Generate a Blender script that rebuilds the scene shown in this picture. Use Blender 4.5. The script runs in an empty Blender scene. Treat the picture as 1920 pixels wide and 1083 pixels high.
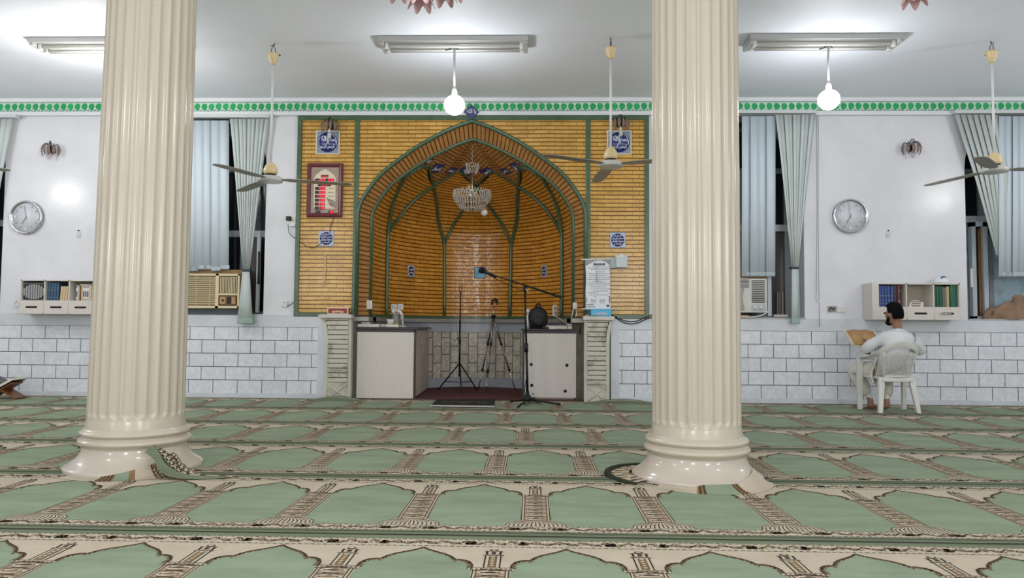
import bpy, math, random
from math import sin, cos, pi, radians, atan2, sqrt
from mathutils import Vector, Matrix, noise
from mathutils.geometry import tessellate_polygon
random.seed(7)
SC = bpy.context.scene
COL = SC.collection
W, H, F = 1920, 1083, 1387.0
YAW, PITCH, ROLL = 0.02868, 0.05029, 0.00752
D = 9.94            # wall plane
CZ = 4.08           # ceiling
# ---------------------------------------------------------------- camera
fw = Vector((-sin(YAW)*cos(PITCH), cos(YAW)*cos(PITCH), sin(PITCH)))
rt0 = Vector((cos(YAW), sin(YAW), 0)); up0 = rt0.cross(fw)
rt = rt0*cos(ROLL)+up0*sin(ROLL); up = -rt0*sin(ROLL)+up0*cos(ROLL)
CAM = Vector((0, 0, 1))
cd = bpy.data.cameras.new('camera'); co = bpy.data.objects.new('camera', cd); COL.objects.link(co)
co.matrix_world = Matrix.Translation(CAM) @ Matrix((rt, up, -fw)).transposed().to_4x4()
cd.sensor_fit = 'HORIZONTAL'; cd.sensor_width = 36; cd.lens = F/W*36; cd.clip_start = .05
SC.camera = co
def ray(px, py): return fw + rt*((px-960)/F) - up*((py-541.5)/F)
def P(px, py, Y):
    d = ray(px, py); return CAM + d*(Y/d.y)
def G(px, py, z=0.0):
    d = ray(px, py); return CAM + d*((z-1)/d.z)
# ---------------------------------------------------------------- materials
def lin(c):
    return tuple(((x/255)/12.92 if x/255 <= .04045 else ((x/255+.055)/1.055)**2.4) for x in c)
MATS = {}
class NT:
    def __init__(s, m): s.t = m.node_tree; s.n = s.t.nodes; s.l = s.t.links
    def new(s, typ, **kw):
        n = s.n.new(typ)
        for k, v in kw.items(): setattr(n, k, v)
        return n
    def link(s, a, b): s.l.new(a, b)
def mat(name, col, rough=.55, metal=0, var=0.0, vscale=3.0, bump=0.0, bscale=40, emis=0, alpha=1, trans=0, coat=0, stretch=(1,1,1), spec=None, darkcol=None, sss=0):
    if name in MATS: return MATS[name]
    m = bpy.data.materials.new(name); m.use_nodes = True; MATS[name] = m
    k = NT(m); b = k.n['Principled BSDF']; c = lin(col)
    b.inputs['Base Color'].default_value = (*c, 1); b.inputs['Roughness'].default_value = rough
    b.inputs['Metallic'].default_value = metal
    if spec is not None: b.inputs['Specular IOR Level'].default_value = spec
    if coat: b.inputs['Coat Weight'].default_value = coat; b.inputs['Coat Roughness'].default_value = .08
    if trans: b.inputs['Transmission Weight'].default_value = trans
    if alpha < 1: b.inputs['Alpha'].default_value = alpha
    if emis: b.inputs['Emission Color'].default_value = (*c, 1); b.inputs['Emission Strength'].default_value = emis
    if var or bump or darkcol:
        tc = k.new('ShaderNodeTexCoord'); mp = k.new('ShaderNodeMapping'); mp.inputs['Scale'].default_value = stretch
        k.link(tc.outputs['Object'], mp.inputs['Vector'])
    if var or darkcol:
        nz = k.new('ShaderNodeTexNoise'); nz.inputs['Scale'].default_value = vscale; nz.inputs['Detail'].default_value = 6; nz.inputs['Roughness'].default_value = .65
        k.link(mp.outputs[0], nz.inputs['Vector'])
        rp = k.new('ShaderNodeValToRGB'); k.link(nz.outputs['Fac'], rp.inputs[0])
        dc = lin(darkcol) if darkcol else tuple(x*(1-var) for x in c)
        rp.color_ramp.elements[0].position = .3; rp.color_ramp.elements[0].color = (*dc, 1)
        rp.color_ramp.elements[1].position = .62 if not darkcol else .5; rp.color_ramp.elements[1].color = (*c, 1)
        k.link(rp.outputs[0], b.inputs['Base Color'])
    if bump:
        nb = k.new('ShaderNodeTexNoise'); nb.inputs['Scale'].default_value = bscale; nb.inputs['Detail'].default_value = 4
        k.link(mp.outputs[0], nb.inputs['Vector'])
        bp = k.new('ShaderNodeBump'); bp.inputs['Strength'].default_value = bump; bp.inputs['Distance'].default_value = .01
        k.link(nb.outputs['Fac'], bp.inputs['Height']); k.link(bp.outputs[0], b.inputs['Normal'])
    return m
def brickmat(name, c1, c2, mortar, bw, rh, ms, rough=.25, uv=True, offs=.5, hdark=None, hfrac=.16, bumpd=.004, marble=0, tilt=0.0, shift=(0, 0), zcol=None, swap=False):
    """courses of glazed brick / stone, coordinates in metres (uv layer, or object x,z)"""
    if name in MATS: return MATS[name]
    m = bpy.data.materials.new(name); m.use_nodes = True; MATS[name] = m
    k = NT(m); b = k.n['Principled BSDF']; b.inputs['Roughness'].default_value = rough
    tc = k.new('ShaderNodeTexCoord')
    sp = k.new('ShaderNodeSeparateXYZ'); cb = k.new('ShaderNodeCombineXYZ')
    if uv: k.link(tc.outputs['UV'], sp.inputs[0]); a, c = sp.outputs['X'], sp.outputs['Y']
    else: k.link(tc.outputs['Object'], sp.inputs[0]); a, c = sp.outputs['X'], sp.outputs['Z']
    if swap: a, c = c, a
    ad = k.new('ShaderNodeMath', operation='ADD'); ad.inputs[1].default_value = shift[0]; k.link(a, ad.inputs[0])
    ae = k.new('ShaderNodeMath', operation='ADD'); ae.inputs[1].default_value = shift[1]; k.link(c, ae.inputs[0])
    # slight waviness of the hand laid courses
    nz0 = k.new('ShaderNodeTexNoise'); nz0.inputs['Scale'].default_value = 2.2; k.link(tc.outputs['Object'], nz0.inputs['Vector'])
    wv = k.new('ShaderNodeMath', operation='MULTIPLY_ADD'); wv.inputs[1].default_value = .012 if hdark else 0.0; k.link(nz0.outputs['Fac'], wv.inputs[0]); k.link(ae.outputs[0], wv.inputs[2])
    k.link(ad.outputs[0], cb.inputs['X']); k.link(wv.outputs[0], cb.inputs['Y'])
    bt = k.new('ShaderNodeTexBrick'); bt.offset = offs; bt.inputs['Scale'].default_value = 1
    bt.inputs['Brick Width'].default_value = bw; bt.inputs['Row Height'].default_value = rh
    bt.inputs['Mortar Size'].default_value = ms; bt.inputs['Mortar Smooth'].default_value = .1; bt.inputs['Bias'].default_value = 0
    bt.inputs['Color1'].default_value = (*lin(c1), 1); bt.inputs['Color2'].default_value = (*lin(c2), 1); bt.inputs['Mortar'].default_value = (*lin(mortar), 1)
    k.link(cb.outputs[0], bt.inputs['Vector'])
    colr = bt.outputs['Color']
    nz = k.new('ShaderNodeTexNoise'); nz.inputs['Scale'].default_value = 6 if not marble else 5; nz.inputs['Detail'].default_value = 8; nz.inputs['Roughness'].default_value = .7
    k.link(tc.outputs['Object'], nz.inputs['Vector'])
    if marble:
        nz.inputs['Distortion'].default_value = 1.4
        rp = k.new('ShaderNodeValToRGB'); e = rp.color_ramp.elements; e[0].position = .42; e[0].color = (1, 1, 1, 1); e[1].position = .56; e[1].color = (1, 1, 1, 1)
        e2 = rp.color_ramp.elements.new(.5); e2.color = (1-marble, 1-marble, 1-marble*.95, 1)
    else:
        rp = k.new('ShaderNodeValToRGB'); e = rp.color_ramp.elements; e[0].position = .3; e[0].color = (.78, .74, .68, 1); e[1].position = .65; e[1].color = (1.06, 1.04, 1.0, 1)
    k.link(nz.outputs['Fac'], rp.inputs[0])
    mx = k.new('ShaderNodeMix', data_type='RGBA', blend_type='MULTIPLY'); mx.inputs[0].default_value = 1
    k.link(colr, mx.inputs[6]); k.link(rp.outputs[0], mx.inputs[7]); colr = mx.outputs[2]
    hgt = k.new('ShaderNodeMath', operation='SUBTRACT'); hgt.inputs[0].default_value = 1; k.link(bt.outputs['Fac'], hgt.inputs[1]); hh = hgt.outputs[0]
    if hdark:
        dv = k.new('ShaderNodeMath', operation='DIVIDE'); dv.inputs[1].default_value = rh; k.link(wv.outputs[0], dv.inputs[0])
        fr = k.new('ShaderNodeMath', operation='FRACT'); k.link(dv.outputs[0], fr.inputs[0])
        rr = k.new('ShaderNodeValToRGB'); e = rr.color_ramp.elements; e[0].position = hfrac; e[0].color = (0, 0, 0, 1); e[1].position = hfrac+.10; e[1].color = (1, 1, 1, 1)
        k.link(fr.outputs[0], rr.inputs[0])
        m2 = k.new('ShaderNodeMix', data_type='RGBA'); m2.inputs[6].default_value = (*lin(hdark), 1); k.link(rr.outputs[0], m2.inputs[0]); k.link(colr, m2.inputs[7]); colr = m2.outputs[2]
        mh = k.new('ShaderNodeMath', operation='MULTIPLY'); k.link(hh, mh.inputs[0]); k.link(rr.outputs[0], mh.inputs[1]); hh = mh.outputs[0]
    k.link(colr, b.inputs['Base Color'])
    bp = k.new('ShaderNodeBump'); bp.inputs['Strength'].default_value = .8; bp.inputs['Distance'].default_value = bumpd
    nn = k.new('ShaderNodeTexNoise'); nn.inputs['Scale'].default_value = 14; k.link(tc.outputs['Object'], nn.inputs['Vector'])
    ah = k.new('ShaderNodeMath', operation='MULTIPLY_ADD'); ah.inputs[1].default_value = tilt; k.link(nn.outputs['Fac'], ah.inputs[0]); k.link(hh, ah.inputs[2])
    k.link(ah.outputs[0], bp.inputs['Height']); k.link(bp.outputs[0], b.inputs['Normal'])
    return m
# ---------------------------------------------------------------- mesh builder
class MB:
    def __init__(s): s.v = []; s.f = []; s.m = []; s.s = []; s.uv = []
    def add(s, vs, fs, mi=0, sm=False, uvs=None):
        o = len(s.v); s.v += [tuple(v) for v in vs]
        for f in fs:
            s.f.append(tuple(o+i for i in f)); s.m.append(mi); s.s.append(sm)
            s.uv.append([uvs[i] for i in f] if uvs else [(0, 0)]*len(f))
        return s
    def box(s, x0, x1, y0, y1, z0, z1, mi=0, T=None):
        vs = [Vector((x, y, z)) for z in (z0, z1) for y in (y0, y1) for x in (x0, x1)]
        if T: vs = [T @ v for v in vs]
        return s.add(vs, [(0, 2, 3, 1), (4, 5, 7, 6), (0, 1, 5, 4), (2, 6, 7, 3), (0, 4, 6, 2), (1, 3, 7, 5)], mi)
    def tube(s, pts, r, seg=8, mi=0, sm=True, flat=1.0, upv=None, closed=False, T=None):
        pts = [Vector(p) for p in pts]; n = len(pts)
        if n < 2: return s
        rs = r if isinstance(r, (list, tuple)) else [r]*n
        vs = []; prev = None
        for i, p in enumerate(pts):
            if closed: t = pts[(i+1) % n]-pts[i-1]
            else: t = pts[min(i+1, n-1)]-pts[max(i-1, 0)]
            if t.length < 1e-9: t = Vector((0, 0, 1))
            t.normalize()
            if prev is None:
                a = Vector(upv) if upv else (Vector((0, 0, 1)) if abs(t.z) < .9 else Vector((1, 0, 0)))
            else: a = prev
            a = (a-t*a.dot(t)); 
            if a.length < 1e-6: a = t.orthogonal()
            a.normalize(); prev = a; b = t.cross(a)
            for j in range(seg):
                th = 2*pi*j/seg; q = p+(a*cos(th)*flat+b*sin(th))*rs[i]
                vs.append(T @ q if T else q)
        fs = []
        for i in range(n if closed else n-1):
            i2 = (i+1) % n
            for j in range(seg):
                j2 = (j+1) % seg; fs.append((i*seg+j, i*seg+j2, i2*seg+j2, i2*seg+j))
        s.add(vs, fs, mi, sm)
        if not closed:
            o = len(s.v)-len(vs)
            s.f.append(tuple(o+j for j in reversed(range(seg)))); s.m.append(mi); s.s.append(False); s.uv.append([(0, 0)]*seg)
            s.f.append(tuple(o+(n-1)*seg+j for j in range(seg))); s.m.append(mi); s.s.append(False); s.uv.append([(0, 0)]*seg)
        return s
    def lathe(s, prof, c=(0, 0, 0), seg=24, mi=0, sm=True, axis='z', T=None, flute=None):
        vs = []; c = Vector(c)
        for (r, z) in prof:
            for j in range(seg):
                th = 2*pi*j/seg; rr = r
                if flute: rr = r - flute(th, z)
                if axis == 'z': q = Vector((rr*cos(th), rr*sin(th), z))
                else: q = Vector((rr*cos(th), z, rr*sin(th)))
                q += c; vs.append(T @ q if T else q)
        fs = []
        for i in range(len(prof)-1):
            for j in range(seg):
                j2 = (j+1) % seg; fs.append((i*seg+j, i*seg+j2, (i+1)*seg+j2, (i+1)*seg+j))
        s.add(vs, fs, mi, sm); o = len(s.v)-len(vs)
        for k0, rev in ((0, True), (len(prof)-1, False)):
            if prof[k0][0] > 1e-5:
                idx = [o+k0*seg+j for j in range(seg)]
                s.f.append(tuple(reversed(idx)) if rev else tuple(idx)); s.m.append(mi); s.s.append(False); s.uv.append([(0, 0)]*seg)
        return s
    def prism(s, poly, fn0, fn1, mi=0, side=None, uv=False):
        """poly 2D list; fn0/fn1 map (a,b)->3D for front and back; front+sides+back"""
        tri = tessellate_polygon([[Vector((a, b, 0)) for a, b in poly]])
        n = len(poly)
        vs = [fn0(*p) for p in poly]+[fn1(*p) for p in poly]
        us = list(poly)*2
        s.add(vs, [tuple(t) for t in tri]+[tuple(i+n for i in reversed(t)) for t in tri], mi, False, us)
        s.add(vs, [(i, (i+1) % n, (i+1) % n+n, i+n) for i in range(n)], mi if side is None else side, False, us)
        return s
    def flat(s, poly, fn, mi=0):
        tri = tessellate_polygon([[Vector((a, b, 0)) for a, b in poly]])
        return s.add([fn(*p) for p in poly], [tuple(t) for t in tri], mi, False, list(poly))
    def sph(s, c, r, seg=16, rings=10, mi=0, sc=(1, 1, 1), T=None):
        vs = []; fs = []; c = Vector(c)
        for i in range(rings+1):
            ph = pi*i/rings
            for j in range(seg):
                th = 2*pi*j/seg; q = c+Vector((r*sc[0]*sin(ph)*cos(th), r*sc[1]*sin(ph)*sin(th), r*sc[2]*cos(ph)))
                vs.append(T @ q if T else q)
        for i in range(rings):
            for j in range(seg):
                j2 = (j+1) % seg; fs.append((i*seg+j, (i+1)*seg+j, (i+1)*seg+j2, i*seg+j2))
        return s.add(vs, fs, mi, True)
    def build(s, name, mats, parent=None, bev=0, subd=0, fix=True, merge=True):
        me = bpy.data.meshes.new(name); me.from_pydata(s.v, [], s.f)
        if not isinstance(mats, (list, tuple)): mats = [mats]
        for m in mats: me.materials.append(m)
        me.polygons.foreach_set('material_index', s.m); me.polygons.foreach_set('use_smooth', s.s)
        ul = me.uv_layers.new(name='UVMap'); flatuv = [c for f in s.uv for u in f for c in u]
        ul.data.foreach_set('uv', flatuv)
        if fix or merge:
            import bmesh
            bm = bmesh.new(); bm.from_mesh(me)
            if merge: bmesh.ops.remove_doubles(bm, verts=bm.verts, dist=1e-5)
            if fix: bmesh.ops.recalc_face_normals(bm, faces=bm.faces)
            bm.to_mesh(me); bm.free()
        o = bpy.data.objects.new(name, me); COL.objects.link(o)
        if parent: o.parent = parent
        if bev:
            b = o.modifiers.new('b', 'BEVEL'); b.width = bev; b.segments = 2; b.limit_method = 'ANGLE'; b.angle_limit = radians(40)
        if subd:
            b = o.modifiers.new('s', 'SUBSURF'); b.levels = subd; b.render_levels = subd
        return o
def tag(o, label, cat, group=None, kind=None):
    o['label'] = label; o['category'] = cat
    if group: o['group'] = group
    if kind: o['kind'] = kind
    return o
def struct(o, label=None):
    o['kind'] = 'structure'; o['category'] = o.name.split('_')[0]
    if label: o['label'] = label
    return o
def thing(name, label, cat, loc=(0, 0, 0), rz=0, group=None):
    o = bpy.data.objects.new(name, None); COL.objects.link(o); o.location = loc; o.rotation_euler = (0, 0, rz); o.empty_display_size = .1
    return tag(o, label, cat, group)
def dup(root, loc, rz, label, group=None):
    r = root.copy(); COL.objects.link(r); r.location = loc; r.rotation_euler = (0, 0, rz); r['label'] = label
    if group: r['group'] = group
    for ch in list(root.children):
        c = ch.copy(); COL.objects.link(c); c.parent = r
        for g in list(ch.children):
            d = g.copy(); COL.objects.link(d); d.parent = c
    return r
def smoothcurve(pts, n=8):
    pts = [Vector(p) for p in pts]; out = []
    for i in range(len(pts)-1):
        p0 = pts[max(i-1, 0)]; p1 = pts[i]; p2 = pts[i+1]; p3 = pts[min(i+2, len(pts)-1)]
        for k in range(n):
            t = k/n; out.append(.5*((2*p1)+(-p0+p2)*t+(2*p0-5*p1+4*p2-p3)*t*t+(-p0+3*p1-3*p2+p3)*t**3))
    out.append(pts[-1]); return out
# arabic letters -> joined presentation forms in visual order
AR = {}
for ch, base, dual in (('ا', 0xFE8D, 0), ('ب', 0xFE8F, 1), ('ت', 0xFE95, 1), ('ج', 0xFE9D, 1), ('ح', 0xFEA1, 1), ('خ', 0xFEA5, 1), ('د', 0xFEA9, 0), ('ذ', 0xFEAB, 0), ('ر', 0xFEAD, 0), ('ز', 0xFEAF, 0), ('س', 0xFEB1, 1), ('ش', 0xFEB5, 1), ('ص', 0xFEB9, 1), ('ض', 0xFEBD, 1), ('ط', 0xFEC1, 1), ('ظ', 0xFEC5, 1), ('ع', 0xFEC9, 1), ('غ', 0xFECD, 1), ('ف', 0xFED1, 1), ('ق', 0xFED5, 1), ('ك', 0xFED9, 1), ('ل', 0xFEDD, 1), ('م', 0xFEE1, 1), ('ن', 0xFEE5, 1), ('ه', 0xFEE9, 1), ('و', 0xFEED, 0), ('ي', 0xFEF1, 1)):
    AR[ch] = (base, dual)
def arabic(s):
    out = []
    for i, ch in enumerate(s):
        if ch not in AR: out.append(ch); continue
        b, d = AR[ch]; pj = i > 0 and s[i-1] in AR and AR[s[i-1]][1]; nj = i+1 < len(s) and s[i+1] in AR and d
        out.append(chr(b+(3 if pj and nj else 2 if nj else 1 if pj else 0)))
    return ''.join(reversed(out))
DG = None
def textmesh(body, size, m, name, parent, mtx, bold=0.0, depth=.0015, fit=None):
    c = bpy.data.curves.new('lettering', 'FONT'); c.body = body; c.size = size; c.extrude = depth; c.offset = bold; c.align_x = 'CENTER'; c.align_y = 'CENTER'; c.resolution_u = 3
    o = bpy.data.objects.new('lettering', c); COL.objects.link(o)
    dg = bpy.context.evaluated_depsgraph_get(); dg.update()
    me = bpy.data.meshes.new_from_object(o.evaluated_get(dg)); bpy.data.objects.remove(o)
    if fit and len(me.vertices):
        xs = [v.co.x for v in me.vertices]; ys = [v.co.y for v in me.vertices]
        cx, cy = (max(xs)+min(xs))/2, (max(ys)+min(ys))/2; sx = fit[0]/max(1e-6, max(xs)-min(xs)); sy = fit[1]/max(1e-6, max(ys)-min(ys))
        for v in me.vertices: v.co.x = (v.co.x-cx)*sx; v.co.y = (v.co.y-cy)*sy
    me.materials.clear(); me.materials.append(m); me.transform(mtx)
    r = bpy.data.objects.new(name, me); COL.objects.link(r); r.parent = parent
    return r
def wallT(x, y, z, rot=0):   # text plane (x right, y up) -> facing the room (-Y)
    return Matrix.Translation((x, y, z)) @ Matrix.Rotation(rot, 4, 'Y') @ Matrix.Rotation(pi/2, 4, 'X')

# ---------------------------------------------------------------- palette
M_wall = mat('white_plaster', (223, 224, 229), .24, spec=.4, var=.10, vscale=1.6, bump=.15, bscale=6)
M_ceil = mat('ceiling_paint', (238, 242, 250), .6, var=.06, vscale=.7)
M_green = mat('green_glazed_trim', (78, 104, 78), .25, var=.3, vscale=9)
M_white = mat('white_plastic', (225, 225, 222), .4)
M_offw = mat('off_white_laminate', (214, 208, 200), .45, var=.07, vscale=4)
M_black = mat('black_plastic', (18, 18, 20), .5)
M_blackm = mat('black_metal', (16, 16, 17), .35, metal=.3)
M_chrome = mat('polished_metal', (205, 205, 208), .18, metal=1)
M_steel = mat('dull_aluminium', (150, 150, 150), .35, metal=.8)
M_cream = mat('cream_enamel', (222, 200, 150), .35, var=.1, vscale=20)
M_navy = mat('navy_glaze', (38, 48, 112), .25)
M_letter = mat('white_glaze', (226, 232, 245), .3)

exec_sections = []
# ================================================================ ROOM
XL, XR, YB = -9.6, 8.4, -5.0
fl = MB().box(XL, XR, YB, D+2.6, -.12, 0).build('floor', mat('concrete_floor', (120, 120, 112), .8)); struct(fl)
ce = MB().box(XL, XR, YB, D+.35, CZ, CZ+.12).build('ceiling', M_ceil); struct(ce)
struct(MB().box(XL-.15, XL, YB, D+.35, 0, CZ).build('wall_left', M_wall))
struct(MB().box(XR, XR+.15, YB, D+.35, 0, CZ).build('wall_right', M_wall))
struct(MB().box(XL, XR, YB-.15, YB, 0, CZ).build('wall_front', M_wall))
# back wall with arched windows and the niche opening
WIN = [-8.07, -4.42, 2.85, 6.50]
WH, WS, WZ = .76, 3.15, 1.13
NX = -.842; NH = 1.542; KX = -.0287   # niche centre, half width, axis skew
ARCH = [(1, 0), (.957, .155), (.81, .408), (.58, .637), (.373, .80), (.165, .928), (0, 1)]
def archpts(hw, z0, h, n=6):
    pts = smoothcurve([Vector((a*hw, z0+b*h, 0)) for a, b in ARCH], n)
    R = [(p.x, p.y) for p in pts]; L = [(-x, z) for x, z in R]
    return L+list(reversed(R))[1:]      # from left spring over apex to right spring
def winpoly(cx, n=20):
    p = [(cx-WH, WZ), (cx-WH, WS)]
    p += [(cx-WH*cos(pi*i/n), WS+WH*sin(pi*i/n)) for i in range(1, n)]
    return p+[(cx+WH, WS), (cx+WH, WZ)]
mb = MB()
outer = [(XL, 0), (NX-2.385, 0), (NX-2.385, CZ), (XL, CZ)]
def wallpiece(outer, holes):
    loops = [[Vector((x, z, 0)) for x, z in outer]]+[[Vector((x, z, 0)) for x, z in h] for h in holes]
    tri = tessellate_polygon(loops); allp = [p for l in [outer]+holes for p in l]
    mb.add([(x, D, z) for x, z in allp], [tuple(t) for t in tri])
    for h in holes:
        n = len(h); mb.add([(x, D, z) for x, z in h]+[(x, D+.3, z) for x, z in h], [(i, (i+1) % n, (i+1) % n+n, i+n) for i in range(n)])
wallpiece(outer, [winpoly(WIN[0]), winpoly(WIN[1])])
wallpiece([(NX+2.39, 0), (XR, 0), (XR, CZ), (NX+2.39, CZ)], [winpoly(WIN[2]), winpoly(WIN[3])])
wallpiece([(NX-2.385, 3.84), (NX+2.39, 3.84), (NX+2.39, CZ), (NX-2.385, CZ)], [])
struct(mb.build('wall_back', M_wall, fix=False))

# cornice and leaf frieze
M_corn = mat('cornice_plaster', (225, 228, 232), .5, var=.05)
mb = MB()
mb.box(XL, XR, D-.10, D+.01, 4.03, CZ)
mb.box(XL, XR, D-.045, D+.01, 3.905, 4.03, 1)
mb.box(XL, XR, D-.06, D+.01, 3.855, 3.905)
tr = mb.build('trim_1', [M_corn, mat('frieze_ground', (200, 222, 212), .5, var=.12, vscale=12)]); struct(tr)
mg = MB(); random.seed(3)
x = XL+.05; yy = D-.047
leaf = [(-.012, .0), (-.035, .022), (-.04, .05), (-.022, .075), (.004, .085), (.03, .072), (.038, .045), (.03, .015), (.014, -.004)]
while x < XR-.1:
    j = random.uniform(-.003, .003); sg = 1 if x < NX else -1
    zc = 3.935+j
    mg.flat([(x+sg*a*.95, zc+b) for a, b in [(p_*1.12, q_*1.08-.003) for p_, q_ in leaf]], lambda a, b: (a, yy, b), random.choice((0, 0, 1)))
    pth = [Vector((x+sg*a, yy, zc+b)) for a, b in ((-.03, -.012), (-.046, -.02), (-.05, -.006), (-.038, .002))]
    for q0, q1 in zip(pth, pth[1:]): mg.tube([q0, q1], .004, 4, 2)
    pth = [Vector((x+sg*a, yy, zc+b)) for a, b in ((.014, .004), (.0, -.02), (-.02, -.024))]+[]
    for q0, q1 in zip(pth, pth[1:]): mg.tube([q0, q1], .005, 4, 2)
    pth = [Vector((x+sg*a, yy, zc+b)) for a, b in ((.014, .004), (.03, -.018), (.046, -.014))]
    for q0, q1 in zip(pth, pth[1:]): mg.tube([q0, q1], .004, 4, 2)
    x += .0985
lf = mg.build('leaf_frieze', [mat('leaf_green', (36, 176, 100), .5, var=.3, vscale=15), mat('leaf_green_dark', (30, 158, 88), .5), mat('scroll_grey', (96, 150, 128), .6)], tr, merge=False)

# marble wainscot with raised joints
M_tile = brickmat('marble_wall_tiles', (220, 224, 231), (228, 231, 237), (88, 96, 108), .333, .179, .0045, rough=.22, uv=False, marble=.13, bumpd=.012, shift=(-2.85+.333*20, -.07+.179*4), tilt=.02)
M_marb = mat('plain_marble', (212, 217, 224), .25, var=.16, vscale=2.5)
def wains(x0, x1, nm):
    mb = MB(); y = D-.03
    mb.box(x0, x1, y, D+.02, .075, .966, 0); mb.box(x0, x1, y-.004, D+.02, .966, WZ, 1); mb.box(x0, x1, y-.01, D+.02, 0, .075, 1)
    struct(mb.build(nm, [M_tile, M_marb]))
wains(XL, NX-2.05, 'trim_2'); wains(NX+1.99, XR, 'trim_3')
mb = MB()
for s in (-1, 1):
    xa = NX+(-2.05 if s < 0 else 1.99); xb = xa-.10*s*(-1)
    mb.box(min(xa-.0, xa+.11*-s), max(xa, xa+.11*-s), D-.045, D+.02, 0, 1.132)
struct(mb.build('trim_4', M_marb))

# ================================================================ WINDOWS
M_alu = mat('grey_window_frame', (128, 136, 142), .4, var=.1)
M_alul = mat('light_window_frame', (176, 184, 190), .4)
M_glass = mat('night_glass', (22, 28, 34), .12)
M_glass2 = mat('dusty_brown_glass', (62, 58, 55), .3, var=.25, vscale=3)
M_frost = mat('frosted_blue_pane', (158, 180, 192), .5, var=.12, vscale=5, darkcol=(120, 142, 150))
YW = D+.27
def window(n, cx, lower, mullions, transom=2.36):
    w = bpy.data.objects.new('window_%d' % n, None); COL.objects.link(w); w['kind'] = 'structure'; w['category'] = 'window'
    mb = MB(); N = 20; a = []; b = []
    for i in range(N+1):
        t = pi*i/N; a.append((cx-WH*cos(t), WS+WH*sin(t))); b.append((cx-(WH-.06)*cos(t), WS+(WH-.06)*sin(t)))
    a = [(cx-WH, WZ)]+a+[(cx+WH, WZ)]; b = [(cx-WH+.06, WZ+.05)]+b+[(cx+WH-.06, WZ+.05)]
    for i in range(len(a)-1):
        q = [a[i], a[i+1], b[i+1], b[i]]
        mb.add([(x, YW, z) for x, z in q]+[(x, YW+.05, z) for x, z in q], [(0, 1, 2, 3), (4, 7, 6, 5), (3, 2, 6, 7), (0, 4, 5, 1)])
    mb.box(cx-WH, cx+WH, YW, YW+.05, WZ, WZ+.05)
    mb.box(cx-WH, cx+WH, YW-.01, YW+.05, transom, transom+.09, 1); mb.box(cx-WH, cx+WH, YW, YW+.05, WS-.02, WS+.05)
    for x, z0, z1, wd in mullions: mb.box(x-wd/2, x+wd/2, YW-.005, YW+.05, z0, z1, 0)
    fr = mb.build('window_frame', [M_alu, M_alul], w)
    up_ = MB().flat(winpoly(cx), lambda p, q: (p, YW+.03, max(q, transom))).build('upper_pane', M_glass, w)
    lw = MB().box(cx-WH, cx+WH, YW+.028, YW+.034, WZ, transom).build('lower_pane', lower, w)
    sl = MB().box(cx-WH, cx+WH, D-.035, YW, WZ-.012, WZ+.012).build('window_sill', mat('sill_metal', (175, 176, 178), .4), w)
    return w
w1 = window(1, WIN[0], M_glass, [(WIN[0], WZ, WS, .07)])
w2 = window(2, WIN[1], M_glass, [(WIN[1], WZ, WS, .08), (WIN[1]+.36, WZ, WS, .09), (WIN[1]+.73, WZ, WS, .05)], transom=2.22)
w3 = window(3, WIN[2], M_glass2, [(WIN[2], WZ, WS, .08), (WIN[2]+.17, WZ, 2.3, .07), (WIN[2]+.64, WZ, WS, .09)], transom=2.33)
w4 = window(4, WIN[3], M_frost, [(WIN[3]-.36, 2.3, WS, .14), (WIN[3]-.28, WZ, WS, .06)], transom=2.46)
# rough stone edge seen past the bunched slats of window 3 and the metal latch bars
mb = MB(); a = P(1818, 425, YW-.06); b = P(1845, 594, YW-.06)
mb.box(a.x, a.x+.055, YW-.1, YW-.02, WZ+.02, a.z+.06, 0); mb.box(b.x-.01, b.x+.05, YW-.1, YW-.02, WZ+.02, a.z+.06, 0)
mb.box(a.x, b.x+.05, YW-.1, YW-.02, a.z+.0, a.z+.07, 0); mb.box(a.x, b.x+.05, YW-.1, YW-.02, WZ+.012, WZ+.05, 0)
cs = mb.build('casement_frame', M_alul, w4)
MB().box(a.x+.055, b.x-.01, YW-.04, YW-.03, WZ+.05, a.z).build('dark_gap', mat('night_dark', (6, 6, 8), .6), w4)
MB().box(b.x-.055, b.x-.015, YW-.06, YW-.045, WZ+.05, a.z-.03).build('wooden_jamb', mat('jamb_wood', (120, 88, 48), .5, var=.3, stretch=(1, 1, .1)), w4)
h = P(1821, 520, YW-.11)
MB().box(h.x-.012, h.x+.012, YW-.125, YW-.1, h.z-.13, h.z+.12).build('latch', M_white, w4)
# open casement edge in window 2
a = P(488, 435, D+.13)
mb = MB(); mb.box(a.x-.03, a.x+.01, D+.10, D+.15, WZ+.03, a.z, 0)
mb.build('open_casement', mat('white_frame_edge', (205, 208, 210), .4), w2)
a = P(483, 510, D+.14); MB().box(a.x-.10, a.x+.0, D+.16, D+.17, WZ+.03, 2.2).build('open_pane', M_glass2, w2)
mb = MB(); mb.box(a.x+.02, a.x+.05, D+.085, D+.10, 1.55, 2.0); mb.build('casement_latch', M_black, w2)
# grey reveal
# night wall outside the windows so the panes never look onto nothing
struct(MB().box(XL, XR, D+2.45, D+2.55, 0, CZ).build('wall_outside', mat('night_outside', (14, 16, 22), .9)))

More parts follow.
